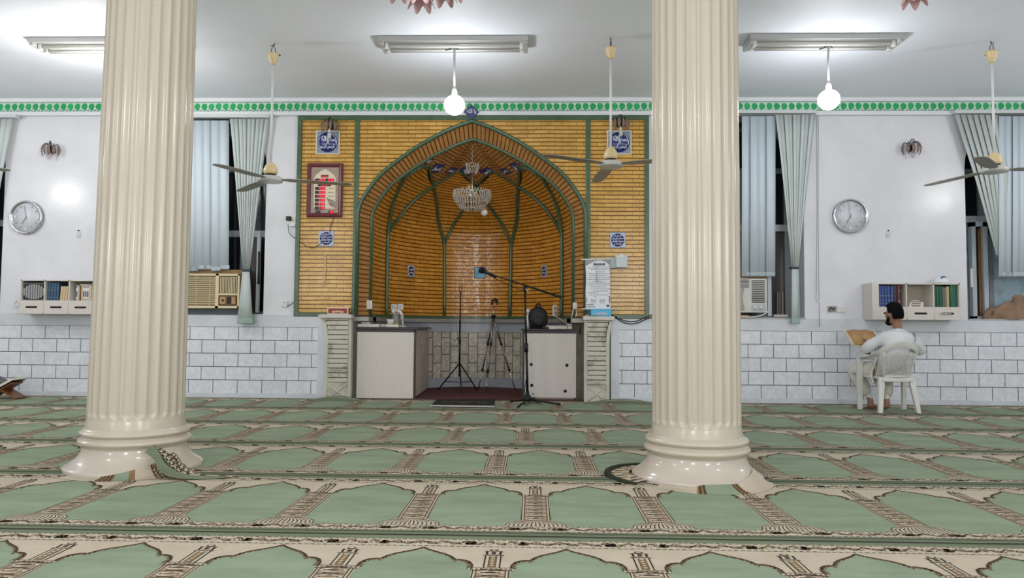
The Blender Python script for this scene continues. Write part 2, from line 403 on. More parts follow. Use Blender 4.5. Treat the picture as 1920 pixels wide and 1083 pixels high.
# ================================================================ PRAYER NICHE (mihrab)
niche = thing('prayer_niche', 'tall pointed-arch prayer niche clad in glazed ochre brick with green ribs', 'niche', (0, 0, 0))
M_ochre = brickmat('ochre_glazed_brick', (208, 162, 78), (222, 178, 94), (150, 112, 56), .19, .0555, .003, rough=.22, hdark=(112, 76, 26), hfrac=.15, bumpd=.006, tilt=.35)
M_ochre2 = brickmat('amber_glazed_brick', (220, 154, 60), (236, 172, 74), (140, 92, 40), .19, .0600, .003, rough=.16, hdark=(92, 54, 16), hfrac=.13, bumpd=.008, tilt=.9)
M_ochre3 = brickmat('brown_glazed_brick', (178, 130, 76), (194, 144, 88), (120, 80, 42), .5, .0640, .003, rough=.25, hdark=(84, 52, 26), hfrac=.13, bumpd=.006, tilt=.3)
PZ0, PZ1, PX0, PX1 = 1.13, 3.85, NX-2.39, NX+2.39
YF = D-.02
oa = archpts(NH, 2.52, 1.26)
poly = [(PX0, PZ0)]+[(NX-NH, PZ0)]+[(NX+x, z) for x, z in oa]+[(NX+NH, PZ0), (PX1, PZ0), (PX1, PZ1), (PX0, PZ1)]
MB().flat(poly, lambda a, b: (a, YF, b)).build('brick_facade', M_ochre, niche, fix=False)
# side closure so that the facade is a slab
mb = MB(); bw = .058
mb.box(PX0, PX0+bw, YF-.025, D+.01, PZ0-.02, PZ1); mb.box(PX1-bw, PX1, YF-.025, D+.01, PZ0-.02, PZ1)
mb.box(PX0, PX1, YF-.026, D+.01, PZ1-bw, PZ1+.004)
for s in (-1, 1):
    mb.box(NX+s*(NH+.03)-.032, NX+s*(NH+.03)+.032, YF-.022, D, PZ0, PZ1)
    x0, x1 = sorted((NX+s*(NH+.02), NX+s*2.39)); mb.box(x0, x1, YF-.024, D, PZ0-.02, PZ0+.035)
mb.build('green_border', M_green, niche, bev=.006)
pts = [(NX-NH, YF-.012, PZ0)]+[(NX+x, YF-.012, z) for x, z in oa]+[(NX+NH, YF-.012, PZ0)]
MB().tube(pts, .036, 8, flat=.8).build('arch_rib', M_green, niche)
# splayed soffit between outer and inner arch
A_, B_, DD = 1.40, 1.85, .20
IZ, IH = 2.50, 1.09
ia = archpts(A_, IZ, IH)
def L2W(x, d, z): return Vector((NX+x+KX*d, D+d, z))
mb = MB(); o2 = [(-NH, PZ0)]+oa+[(NH, PZ0)]; i2 = [(-A_, PZ0)]+ia+[(A_, PZ0)]; acc = 0; vs = []; uv = []
for i, (p, q) in enumerate(zip(o2, i2)):
    if i: acc += sqrt((p[0]-o2[i-1][0])**2+(p[1]-o2[i-1][1])**2)
    vs += [L2W(p[0], -.02, p[1]), L2W(q[0], DD, q[1])]; uv += [(0, acc), (.26, acc)]
mb.add(vs, [(2*i, 2*i+1, 2*i+3, 2*i+2) for i in range(len(o2)-1)], 0, False, uv)
mb.build('arch_soffit', M_ochre3, niche, fix=False, merge=False)
# apse: s(z) profile scale, implicit surface
prof = [(b, a) for a, b in ARCH]
ps = smoothcurve([Vector((a, b, 0)) for a, b in ARCH], 8)
def sprof(z):
    if z <= IZ: return 1.0
    t = (z-IZ)/IH
    if t >= 1: return 0.0
    for p, q in zip(ps, ps[1:]):
        if p.y <= t <= q.y: return p.x+(q.x-p.x)*(t-p.y)/max(1e-9, q.y-p.y)
    return 0.0
def S(ph, z, inset=0):
    s = sprof(z)
    return L2W((A_-inset)*s*sin(ph), DD+(B_-inset)*s*cos(ph), z)
def hit(px, py):
    d = ray(px, py); lo = (D+DD)/d.y; t = lo
    while t < 14/d.y:
        p = CAM+d*t; dd = p.y-D; xl = p.x-NX-KX*dd; s = sprof(p.z)
        if (xl/A_)**2+((dd-DD)/B_)**2 > s*s: break
        t += .004
    ph = atan2(xl/A_, max(0, dd-DD)/B_)
    return ph, p.z
def both(seq, inset=.03):
    L = [hit(*q) if not isinstance(q[0], str) else q[1] for q in seq]
    out = []
    for sg in (1, -1): out.append([S(sg*ph, z, inset) for ph, z in L])
    return out
J = [hit(762, 326), hit(803, 312), hit(811, 349), hit(859, 319), (0.0, hit(900, 350)[1])]
J[0] = (-pi/2, J[0][1])
def zig(ph):
    a = -abs(ph)
    for p, q in zip(J, J[1:]):
        if p[0] <= a <= q[0]: return p[1]+(q[1]-p[1])*(a-p[0])/(q[0]-p[0])
    return J[0][1]
# apse shell below the zigzag
mb = MB(); NPH = 96; NZ = 60; vs = []; uv = []
phs = sorted(set([-pi/2+pi*i/NPH for i in range(NPH+1)]+[s*j[0] for j in J for s in (1, -1)]))
arc = 0; prevp = None
for i, ph in enumerate(phs):
    p = S(ph, 1.2)
    if prevp is not None: arc += (p-prevp).length
    prevp = p; zt = zig(ph); acc = 0; pv = None
    for k in range(NZ+1):
        z = 1.09+(zt-1.09)*(k/NZ); q = S(ph, z)
        if pv is not None: acc += (q-pv).length
        pv = q; vs.append(q); uv.append((arc*(.4+.6*sprof(z)) if z < 2.5 else arc*.8, 1.09+acc if z > 2.5 else z))
n = NZ+1
mb.add(vs, [(i*n+k, (i+1)*n+k, (i+1)*n+k+1, i*n+k+1) for i in range(len(phs)-1) for k in range(NZ)], 0, True, uv)
mb.build('apse_wall', M_ochre2, niche, fix=False, merge=False)
# star vault
T = L2W(0, DD, IZ+IH)
mb = MB()
def facet(pts, origin, vdir, udir):
    mb.add(pts, [tuple(range(len(pts)))], 0, False, [((p-origin).dot(udir), (p-origin).dot(vdir)+5) for p in pts])
for sg in (-1, 1):
    Jw = [S(-sg*j[0]*-1 if sg > 0 else j[0], j[1]) for j in J]
    Jw = [S(sg*abs(j[0]), j[1]) for j in J]
    e = (Jw[4]-Jw[3]).normalized(); nn = (T-Jw[3])-(e*(T-Jw[3]).dot(e)); nn.normalize()
    facet([T, Jw[3], Jw[4]], Jw[3], nn, e)
    e = (Jw[3]-Jw[2]).normalized(); nn = (T-Jw[2])-(e*(T-Jw[2]).dot(e)); nn.normalize(); ee = (e*.9+nn*.3).normalized()
    facet([T, Jw[2], Jw[3]], Jw[2], ee, nn)
    e = (Jw[2]-Jw[1]).normalized(); nn = (T-Jw[1])-(e*(T-Jw[1]).dot(e)); nn.normalize()
    facet([T, Jw[1], Jw[2]], Jw[1], (T-Jw[1]).normalized(), e)
    fr = [L2W(x*sg, DD, z) for x, z in ia if x >= 0 and z > J[0][1]]
    fr = [Jw[0]]+sorted(fr, key=lambda p: p.z)
    for a, b in zip(fr, fr[1:]): facet([Jw[1], a, b], Jw[1], (T-Jw[1]).normalized(), nn)
mb.build('star_vault', M_ochre3, niche, fix=False, merge=False)
# ribs
ribs = []
def rib(seq, r=.026, n=4):
    for pts in both(seq): MB().tube(smoothcurve(pts, n), r, 8, flat=.7, upv=(0, -1, 0)).build('rib', M_green, niche)
MB().tube([L2W(-A_, DD, PZ0)]+[L2W(x, DD, z) for x, z in ia]+[L2W(A_, DD, PZ0)], .027, 8).build('inner_arch_rib', M_green, niche)
rib([(722, 591), (722, 540), (723, 480), (725, 436), (733, 384), (744, 357), (755, 334), (763, 326)])
rib([(764, 326), (784, 314), (803, 312)], .03, 3)
rib([(803, 312), (806, 331), (811, 349), (817, 380), (820, 411), (831, 455), (832, 500), (832, 591)], .028)
rib([(725, 436), (740, 415), (762, 388), (784, 368), (811, 349), (835, 333), (859, 319)], .026)
rib([(859, 319), (879, 334), ('x', (0.0, J[4][1]))], .028, 3)
rib([(832, 457), (839, 442), (848, 424), (861, 404), (872, 388), (885, 370), ('x', (0.0, J[4][1]))], .024)
mb = MB()
for z0, z1, ins in ((1.10, 1.16, .03),):
    vs = [S(-pi/2+pi*i/60, z0, ins) for i in range(61)]+[S(-pi/2+pi*i/60, z1, ins) for i in range(61)]
    mb.add(vs, [(i, i+1, i+62, i+61) for i in range(60)], 0, True)
mb.build('base_band', M_green, niche, fix=False)
# stone lower part of the niche
M_stone = brickmat('veined_grey_stone', (200, 196, 178), (222, 217, 200), (98, 94, 80), .27, .150, .006, rough=.35, marble=.35, bumpd=.01, swap=True)
M_dmarb = mat('grey_marble', (160, 160, 152), .3, var=.35, vscale=4)
M_bmarb = mat('bluish_marble_band', (176, 182, 194), .25, var=.25, vscale=3, stretch=(1, 1, 1))
def ring(z0, z1, ins, m, nm, cap=False, ins2=None):
    mb = MB(); n = 61; arc = 0; vs = []; uv = []; pp = None
    for i in range(n):
        a = S(-pi/2+pi*i/60, z0, ins); b = S(-pi/2+pi*i/60, z1, ins if ins2 is None else ins2)
        if pp is not None: arc += (a-pp).length
        pp = a; vs += [a, b]; uv += [(arc, z0), (arc, z1)]
    mb.add(vs, [(2*i, 2*i+2, 2*i+3, 2*i+1) for i in range(n-1)], 0, True, uv)
    if cap:
        for z in (z0, z1):
            vs = [v for i in range(n) for v in (S(-pi/2+pi*i/60, z, ins), S(-pi/2+pi*i/60, z, -.02))]
            mb.add(vs, [(2*i, 2*i+2, 2*i+3, 2*i+1) for i in range(n-1)], 0, False)
    return mb.build(nm, m, niche, fix=False, merge=False)
ring(1.055, 1.11, .09, M_dmarb, 'stone_ledge', cap=True)
ring(.90, 1.06, .02, M_bmarb, 'marble_band'); ring(.17, .90, .0, M_stone, 'stone_wall'); ring(0, .17, .02, M_bmarb, 'marble_skirting')
for s in (-1, 1):   # jambs between facade and apse below the brick
    mb = MB(); a = L2W(s*NH, -.03, 0); b = L2W(s*(A_-.02), DD, 0)
    vs = [(a.x, a.y, 0), (b.x, b.y, 0), (b.x, b.y, 1.13), (a.x, a.y, 1.13)]; mb.add(vs, [(0, 1, 2, 3)])
    mb.box(min(a.x, b.x)-.02, max(a.x, b.x)+.02, D-.05, D+DD+.05, 1.055, 1.11, 1)
    mb.box(*sorted((NX+s*(NH-.005), NX+s*2.06)), D-.028, D+.012, 0, 1.13)
    mb.build('jamb', [M_stone, M_dmarb], niche, fix=False)
# red carpeted niche floor
poly = [(NX-NH, D-.05)]+[(S(-pi/2+pi*i/40, 1).x, S(-pi/2+pi*i/40, 1).y) for i in range(41)]+[(NX+NH, D-.05)]
mb = MB(); mb.prism(poly, lambda a, b: (a, b, .022), lambda a, b: (a, b, .001))
tag(mb.build('carpet', mat('maroon_carpet', (88, 48, 44), .95, var=.25, vscale=30)), 'plain maroon carpet covering the floor inside the prayer niche', 'carpet')

# pilasters flanking the niche
M_pil = mat('veined_beige_marble', (196, 192, 176), .35, var=.30, vscale=6, darkcol=(128, 124, 108))
M_pilf = mat('pale_marble_frame', (205, 202, 192), .35, var=.15, vscale=4)
def pilaster(s, label):
    t = thing('marble_pilaster', label, 'pilaster', (0, 0, 0), group=None)
    x0, x1 = (NX-1.945, NX-1.60) if s < 0 else (NX+1.54, NX+1.866)
    xo = x0 if s < 0 else x1; yb, yf = D-.03, D-.16
    mb = MB(); z = .24; k = 0
    while z < 1.06:
        z2 = min(z+.063, 1.085); fl_ = 0.0
        if z > .88: fl_ = .055*((z-.88)/.2)**1.6
        a, b = (x0+.062-fl_, x1-.01) if s < 0 else (x0+.01, x1-.062+fl_)
        mb.box(a, b, yf-.35*fl_, yb, z+.004, z2-.004); z = z2
    mb.build('stone_courses', M_pil, t, bev=.004)
    mb = MB()
    prf = [(0, 0), (0, .80), (.012, .92), (.05, 1.03), (.09, 1.09)]
    for (a0, z0), (a1, z1) in zip(prf, prf[1:]):   # outer flared frame
        o = xo; sg = -1 if s < 0 else 1
        q = [(o-sg*.06+sg*a0*.6, z0), (o-sg*.015+sg*a0*.6, z0), (o-sg*.015+sg*a1*.6, z1), (o-sg*.06+sg*a1*.6, z1)]
        mb.add([(x, yf+.02, z) for x, z in q]+[(x, yb, z) for x, z in q], [(0, 1, 2, 3), (4, 7, 6, 5), (0, 3, 7, 4), (1, 5, 6, 2)])
    xi = x1 if s < 0 else x0
    mb.box(xi-.02, xi+.025, yf+.02, yb, 0, 1.09)
    mb.build('side_frame', M_pilf, t)
    mb = MB(); a, b = (x0+.055, x1-.01) if s < 0 else (x0+.01, x1-.055)
    mb.box(a, b, yf+.01, yb, .0, .24)
    for q0, q1 in (((a, .01), (b, .23)), ((a, .23), (b, .01))): mb.tube([(q0[0], yf+.008, q0[1]), (q1[0], yf+.008, q1[1])], .010, 4, 1)
    mb.build('cross_panel', [M_pil, M_pilf], t)
    mb = MB(); a, b = (x0-.05, x1+.04) if s < 0 else (x0-.04, x1+.05)
    mb.box(a, b, yf-.04, yb, 1.085, 1.14); mb.build('capital', M_pilf, t, bev=.012)
    return t
pilaster(-1, 'banded marble pilaster under the red patterned tissue box'); pilaster(1, 'banded marble pilaster under the blue tissue box')

# ================================================================ COLUMNS
M_col = mat('cream_gloss_column', (198, 188, 171), .22, var=.08, vscale=3, stretch=(1, 1, .12), bump=.05, bscale=5, darkcol=None)
def column(cx, cy, label, rot, rs, rtp, k):
    t = thing('fluted_column', label, 'column', (cx, cy, 0), rot, group=None)
    NF = 26
    def fl_(th, z):
        k = (th*NF/(2*pi)) % 1.0; d = abs(k-.5)*2      # 0 at flute centre
        if d > .72: return 0
        dep = .013*sqrt(max(0, 1-(d/.72)**2)); zc = .385+.030*(1-sqrt(max(0, 1-(d/.72)**2)))*1.0
        if z < zc: dep *= 0 if z < zc-.02 else (z-zc+.02)/.02
        return dep
    prof = [(rs+.014, .262), (rs+.010, .29), (rs+.006, .32), (rs+.002, .345)]+[(rs, .355+.008*i) for i in range(10)]+[(rs-(rs-rtp)*(q/10.), .435+(CZ-.435)*q/10.) for q in range(11)]
    MB().lathe(prof, seg=26*12, flute=fl_).build('fluted_shaft', M_col, t, fix=False, merge=False)
    mb = MB(); pf = [(rs+.012, .292), (rs+.018, .280)]
    pf += [(k*(.330+.022*sin(pi*i/8)), .279-.042*i/8) for i in range(9)]+[(k*.327, .232)]
    pf += [(k*(.335+.026*sin(pi*i/8)), .226-.050*i/8) for i in range(9)]+[(k*.332, .172), (k*.330, .158)]
    mb.lathe(pf, seg=96)
    mb.build('torus_rings', M_col, t)
    bell = [(.330, .170), (.332, .155), (.338, .132), (.352, .105), (.376, .078), (.405, .056), (.432, .040), (.443, .028), (.441, .0)]; bell = [(a*k, b) for a, b in bell]
    mb = MB().lathe([(p.x, p.y) for p in smoothcurve([Vector((a, b, 0)) for a, b in bell], 4)], seg=96)
    mb.build('bell_base', mat('glazed_column_base', (196, 186, 173), .14, var=.05, vscale=3), t)
    return t
C1 = (round(P(253, 870, 5.14).x, 3), 5.14); C2 = (round(P(1306, 885, 5.04).x, 3), 5.04)
column(*C1, 'cream fluted column standing beside the beige air conditioner window', .05, .309, .286, .995); bpy.data.objects['fluted_column'].rotation_euler[1] = .006
column(*C2, 'cream fluted column standing nearer the man on the plastic chair', 0, .291, .289, .968)

# ================================================================ CARPETS
M_cgreen = mat('carpet_sage_pile', (146, 161, 137), .95, var=.22, vscale=3.5, bump=.35, bscale=250, stretch=(.5, 1.6, 1), spec=.1)
M_ccream = mat('carpet_cream_pile', (196, 184, 164), .95, var=.12, vscale=6, bump=.35, bscale=250, spec=.1)
M_cbrown = mat('carpet_brown_pile', (78, 64, 50), .95, var=.3, vscale=40, spec=.1)
M_ctan = mat('carpet_tan_pile', (142, 116, 84), .95, var=.3, vscale=40, spec=.1)
M_cedge = mat('carpet_edge_green', (114, 124, 102), .95, var=.25, vscale=8, stretch=(.3, 3, 1), spec=.1)
M_cdark = mat('carpet_dark', (48, 46, 40), .95, spec=.1)
CM = [M_cgreen, M_ccream, M_cbrown, M_ctan, M_cedge, M_cdark, mat('carpet_mid_pile', (168, 150, 124), .95, var=.3, vscale=60, spec=.1)]
UW, UL = .635, 1.31
def unit_polys():
    """list of (polygon, material, layer) for one prayer panel; u across, v away from the room's front"""
    out = []
    arch = [(0, 1.135), (.025, 1.105), (.05, 1.085), (.08, 1.062), (.11, 1.04), (.14, 1.005), (.16, .965), (.178, .968), (.2, .96), (.222, .94), (.236, .90), (.237, .865)]
    side = [(.2375, .86), (.2395, .32), (.225, .295), (.19, .27), (.168, .235), (.17, .195)]
    right = arch+side
    green = right+[(-a, b) for a, b in reversed(right)][:-1]
    out.append((green, 0, 1))
    # dark outline and tan acanthus along the arch
    def outline(pts, w0, w1, m, lay):
        for p, q in zip(pts, pts[1:]):
            dx, dy = q[0]-p[0], q[1]-p[1]; l = sqrt(dx*dx+dy*dy) or 1; nx, ny = -dy/l, dx/l
            out.append(([(p[0]+nx*w0, p[1]+ny*w0), (p[0]+nx*w1, p[1]+ny*w1), (q[0]+nx*w1, q[1]+ny*w1), (q[0]+nx*w0, q[1]+ny*w0)], m, lay))
    for sg in (1, -1):
        a = [(sg*x, y) for x, y in arch]
        outline(a, -.004, .0045, 2, 4)
        rr = random.Random(5); s = 0
        for i in range(len(a)-1):
            p, q = a[i], a[i+1]; L = sqrt((q[0]-p[0])**2+(q[1]-p[1])**2); dx, dy = (q[0]-p[0])/L, (q[1]-p[1])/L
            nx, ny = (dy, -dx) if sg < 0 else (-dy, dx); nx, ny = -nx, -ny
            k = 0
            while k < L:
                bx, by = p[0]+dx*k, p[1]+dy*k; h = .012+.016*(i/len(a))
                out.append(([(bx, by), (bx+dx*.016, by+dy*.016), (bx+dx*.024+nx*h, by+dy*.024+ny*h), (bx+dx*.008+nx*h*.5, by+dy*.008+ny*h*.5)], 3, 2))
                out.append(([(bx+dx*.014, by+dy*.014), (bx+dx*.018, by+dy*.018), (bx+dx*.026+nx*h, by+dy*.026+ny*h), (bx+dx*.02+nx*h*.7, by+dy*.02+ny*h*.7)], 2, 3))
                k += .022
    # minaret, drawn twice as halves about u = +-UW/2
    c = UW/2
    def R(x0, x1, y0, y1, m, l): out.append(([(x0, y0), (x1, y0), (x1, y1), (x0, y1)], m, l))
    R(c-.080, c+.080, .29, .865, 1, 1)
    R(c-.076, c-.071, .30, .86, 5, 2); R(c+.071, c+.076, .30, .86, 5, 2)
    R(c-.062, c+.062, .30, .84, 6, 2); R(c-.062, c-.058, .30, .84, 2, 3); R(c+.058, c+.062, .30, .84, 2, 3)
    y = .335; i = 0
    while y < .82:
        lens = [(c+.056*cos(t), y+.024*sin(t)*(1+.3*cos(3*t))) for t in [2*pi*k/14 for k in range(14)]]; out.append((lens, 1, 4))
        lens2 = [(c+.030*cos(t), y+.009*sin(t)) for t in [2*pi*k/8 for k in range(8)]]; out.append((lens2, 3 if i % 2 else 2, 5))
        R(c-.056, c-.02, y+.030, y+.034, 5, 5); R(c+.02, c+.056, y+.030, y+.034, 5, 5); R(c-.035, c+.035, y+.038, y+.045, 2, 5)
        out.append(([(c-.018, y+.012), (c, y+.022), (c+.018, y+.012), (c, y+.016)], 5, 6)); out.append(([(c-.045, y-.006), (c-.035, y+.006), (c-.026, y-.006)], 2, 6)); out.append(([(c+.026, y-.006), (c+.035, y+.006), (c+.045, y-.006)], 2, 6))
        y += .078; i += 1
    R(c-.100, c+.100, .862, .868, 5, 3); R(c-.094, c+.094, .835, .862, 1, 3); R(c-.088, c+.088, .832, .836, 5, 4)
    for k in range(9): R(c-.085+k*.02, c-.075+k*.02, .842, .855, 3 if k % 2 else 2, 4)
    R(c-.036, c+.036, .868, 1.03, 1, 1); R(c-.036, c-.030, .868, 1.03, 5, 2); R(c+.030, c+.036, .868, 1.03, 5, 2); R(c-.014, c+.014, .875, 1.02, 3, 2); R(c-.017, c-.014, .875, 1.02, 2, 3); R(c+.014, c+.017, .875, 1.02, 2, 3)
    for k in range(5):
        yy = .895+k*.028; out.append(([(c-.010, yy), (c, yy-.010), (c+.010, yy), (c, yy+.010)], 1, 4))
    R(c-.046, c+.046, 1.03, 1.036, 5, 3); R(c-.030, c+.030, 1.045, 1.085, 1, 2); R(c-.034, c-.024, 1.045, 1.085, 5, 3); R(c+.024, c+.034, 1.045, 1.085, 5, 3); R(c-.01, c+.01, 1.05, 1.08, 2, 3); R(c-.04, c+.04, 1.085, 1.09, 5, 3)
    kn = [(c+.020*cos(t), 1.108+.016*sin(t)) for t in [2*pi*k/10 for k in range(10)]]; out.append((kn, 2, 2)); out.append(([(c+.013*cos(t), 1.108+.010*sin(t)) for t in [2*pi*k/10 for k in range(10)]], 1, 3))
    # scalloped foot
    fan = [(c-.148, .19)]+[(c-.148*cos(t)*(1-.0), .20+.092*sin(t)**.7) for t in [pi*k/14 for k in range(0, 15)]]+[(c+.148, .19)]
    out.append((fan, 1, 2))
    for k in range(-6, 7):
        a = k/6.0*.135; b = k/6.0*.075
        out.append(([(c+a-.003, .195), (c+a+.003, .195), (c+a*.96+.0035, .235), (c+b+.002, .283), (c+b-.002, .283), (c+a*.96-.003, .235)], 5 if k % 2 else 2, 3))
    outline([(c-.15*cos(t), .20+.095*max(0, sin(t))**.7) for t in [pi*k/14 for k in range(0, 15)]], -.002, .003, 2, 3)
    return out
def border_polys(v0, v1, seed, L=UW):
    rr = random.Random(seed); out = [([(-L/2, v0), (L/2, v0), (L/2, v1), (-L/2, v1)], 1, 1)]
    h = v1-v0; n = 22
    for edge in (v0+.006, v1-.006):
        for k in range(n):
            x = -L/2+L*k/n; out.append(([(x, edge-.004), (x+L/n*.62, edge-.004), (x+L/n*.62, edge+.003), (x, edge+.003)], 2 if k % 2 else 4, 2))
    def arcline(cx_, cy_, rx, ry, a0, a1, w, m):
        pr = None
        for q in range(7):
            a = a0+(a1-a0)*q/6; p_ = (cx_+rx*cos(a), cy_+ry*sin(a)); o_ = (cx_+(rx-w)*cos(a), cy_+(ry-w)*sin(a))
            if pr: out.append(([pr[0], p_, o_, pr[1]], m, 5))
            pr = (p_, o_)
    for k in range(12):
        x = -L/2+L*(k+.5)/12; sg = 1 if k % 2 else -1
        arcline(x, (v0+v1)/2-sg*h*.05, .024, h*.30, sg*.1, sg*3.0, .0055, 2); arcline(x+.012, (v0+v1)/2+sg*h*.12, .012, h*.17, -sg*.3, -sg*3.2, .005, 3)
    for k in range(54):
        x = -L/2+L*(k+.5)/54+rr.uniform(-.006, .006); y = (v0+v1)/2+rr.uniform(-.2, .2)*h; a = rr.uniform(0, pi); w = rr.uniform(.010, .022); t = rr.uniform(.003, .007)
        dx, dy = cos(a), sin(a)*.8; out.append(([(x-dx*w, y-dy*w), (x-dy*t, y+dx*t), (x+dx*w, y+dy*w), (x+dy*t, y-dx*t)], rr.choice((2, 3, 3, 2, 5)), 3))
    for x in (-.20, .20):
        for k in range(5): 
            q = x+rr.uniform(-.03, .03); out.append(([(q-.012, v0+h*.3), (q, v0+h*.75), (q+.014, v0+h*.5), (q+.004, v0+h*.25)], 5, 4))
    return out
UNIT = unit_polys()
LZ = .0007
def carpet_row(v0, v1, phase, label, cut=None):
    xm = 1.2+(v1+.3)*.80
    mb = MB(); y0, y1 = v0, v1; x0 = -xm-.5; x1 = xm
    x0 = max(x0, XL+.02); x1 = min(x1, XR-.02)
    Lv = y1-y0
    # base slab with gently raised border strips
    mb.box(x0, x1, y0+.003, y1-.003, .001, .008, 1)
    random.seed(int(v0*100))
    bx = x0; pts = []
    for e in (0, 1):
        yy = y0 if e == 0 else y1; sg = 1 if e == 0 else -1
        nseg = 60; vs = []
        for i in range(nseg+1):
            x = x0+(x1-x0)*i/nseg; wob = .008*noise.noise(Vector((x*.7, v0*3+e, 0)))
            for d, zz in ((-.004, .001), (.004, .012), (.03, .0145), (.055, .0125), (.062, .0105), (.085, .0125), (.092, .0085)):
                dd = d if e == 0 else d*.45
                vs.append((x, yy+sg*max(.003, dd)+wob*(0 if d < .01 else .5), zz))
        k = 7; mb.add(vs, [(i*k+j, (i+1)*k+j, (i+1)*k+j+1, i*k+j+1) for i in range(nseg) for j in range(k-1)], 4, True)
    for i in range(60):
        xa = x0+(x1-x0)*i/60; xb = x0+(x1-x0)*(i+1)/60; wa = .008*noise.noise(Vector((xa*.7, v0*3, 0))); wb = .008*noise.noise(Vector((xb*.7, v0*3, 0)))
        mb.add([(xa, y0-.004+wa, .0162), (xb, y0-.004+wb, .0162), (xb, y0+.007+wb, .0162), (xa, y0+.007+wa, .0162)], [(0, 1, 2, 3)], 5)  # shade of the crease between rows, painted as a dark strip
        mb.add([(xa, y0+.052+wa*.7, .0150), (xb, y0+.052+wb*.7, .0150), (xb, y0+.058+wb*.7, .0150), (xa, y0+.058+wa*.7, .0150)], [(0, 1, 2, 3)], 2)
    polys = UNIT+border_polys(.098, .19, 11)+border_polys(1.155, 1.265, 12)
    i0 = int(math.floor((x0-phase)/UW))-1; i1 = int(math.ceil((x1-phase)/UW))+1
    for i in range(i0, i1):
        c = phase+UW*(i+.5)
        for poly, m, lay in polys:
            z = .0082+lay*LZ
            vs = [(c+a, y0+b*Lv/UL, z) for a, b in poly]
            if min(v[0] for v in vs) < x0 or max(v[0] for v in vs) > x1: continue
            if cut and max(v[1] for v in vs) > cut: continue
            if len(poly) > 4:
                tri = tessellate_polygon([[Vector((a, b, 0)) for a, b in poly]]); mb.add(vs, [tuple(t) for t in tri], m)
            else: mb.add(vs, [tuple(range(len(vs)))], m)
    o = mb.build('prayer_carpet', CM, merge=False, fix=False)
    return tag(o, label, 'carpet')
SEAM = [2.22, 3.53, 4.86, 6.17, 7.46, 8.75]
carpet_row(2.22, 3.53, -.165+UW*.0, 'green niche-patterned prayer carpet row nearest the viewer, cut by the photo edge')
carpet_row(3.53, 4.86, .02, 'green niche-patterned prayer carpet row just in front of both column bases')
carpet_row(4.86, 6.17, -.258, 'green niche-patterned prayer carpet row running under the column bases and just behind them')
carpet_row(6.17, 7.46, -.068, 'green prayer carpet row second behind the column bases, third from the wall')
carpet_row(7.46, 8.75, G(947, 783).x, 'green prayer carpet row second from the tiled wall, in front of the black mat')
carpet_row(8.75, 9.90, G(950, 760).x, 'green prayer carpet row along the tiled wall under the plastic chair')
# humps of carpet pushed up against the niche pilasters
def hump(px0, px1, label):
    a = G(px0, 745, 0); b = G(px1, 747, 0); mb = MB(); n = 24; vs = []
    for i in range(n+1):
        t = i/n; x = a.x+(b.x-a.x)*t; h = .055*sin(pi*t)**1.3+.008
        for d, z in ((-.16, .010), (-.08, h*.75), (-.02, h), (.0, h*.9), (.03, .005)): vs.append((x, 9.80+d, z))
    mb.add(vs, [(i*5+j, (i+1)*5+j, (i+1)*5+j+1, i*5+j+1) for i in range(n) for j in range(4)], 0, True)
    for i in range(40):
        x = a.x+(b.x-a.x)*(i+.5)/41; t = (i+.5)/41; h = .055*sin(pi*t)**1.3+.008; mb.box(x-.011, x+.011, 9.715, 9.719, h*.78, h*.90, 1)
    tag(mb.build('carpet_fold', [M_cedge, M_ccream]), label, 'carpet fold')
hump(590, 700, 'raised green carpet edge bunched before the pilaster under the red tissue box')
hump(1085, 1225, 'raised green carpet edge bunched before the pilaster under the blue tissue box')

# carpet collars climbing the column bases
def collar(c, hfn, rfn, a0, a1, colfn, label, nm='carpet_flap'):
    mb = MB(); n = 72; m = 9
    def bell_r(z): 
        b = [(0, .436), (.028, .436), (.04, .426), (.056, .400), (.078, .371), (.105, .348), (.132, .336), (.2, .330), (.3, .330)]
        for (z0, r0), (z1, r1) in zip(b, b[1:]):
            if z0 <= z <= z1: return r0+(r1-r0)*(z-z0)/(z1-z0)
        return .42
    vs = []
    for i in range(n+1):
        th = a0+(a1-a0)*i/n; h = hfn(th); R1 = rfn(th); r0 = bell_r(h)+.006
        for j in range(m+1):
            t = j/m; r = r0+(R1-r0)*t; z = .010+(h-.01)*(1-t)**1.8+ (.004 if j == 0 else 0)
            z = max(z, .0135 if j < m else .0075); vs.append((c[0]+r*cos(th), c[1]+r*sin(th), z))
    k = m+1
    for i in range(n):
        th = a0+(a1-a0)*(i+.5)/n
        for j in range(m):
            q = [vs[i*k+j], vs[(i+1)*k+j], vs[(i+1)*k+j+1], vs[i*k+j+1]]; mb.add(q, [(0, 1, 2, 3)], colfn(th, j/m), True)
    return tag(mb.build(nm, CM, fix=False), label, 'carpet flap')
def deg(t): return math.degrees(t) % 360
# right column: cream / brown / green / brown / cream from left to right
def h2(t):
    d = deg(t); return .012+.028*max(0, min(1, (d-232)/30))-.012*math.exp(-((d-252)/10)**2)+.05*max(0, min(1, (d-292)/40))
def c2(t, s):
    d = deg(t)
    if d < 258: return 1
    if d < 264: return 3 if int(d*2) % 2 else 2
    if d < 286: return 0
    if d < 292: return 3 if int(d*2) % 2 else 2
    return 1
collar(C2, h2, lambda t: .50+.06*sin((deg(t)-230)/100*pi), radians(228), radians(336), c2, 'cream and green carpet flap climbing the base of the column nearer the man')
def h1(t):
    d = deg(t); return .012+.09*max(0, min(1, (d-268)/70))
def c1(t, s):
    d = deg(t)
    if d < 272: return 1
    if d < 284: return 3 if int(d*2) % 2 else 2
    if d < 294: return 0
    if d < 298: return 3
    if d < 312: return 1
    return 3 if (int(d*1.3)+int(s*8)) % 2 else (1 if int(d) % 3 else 2)
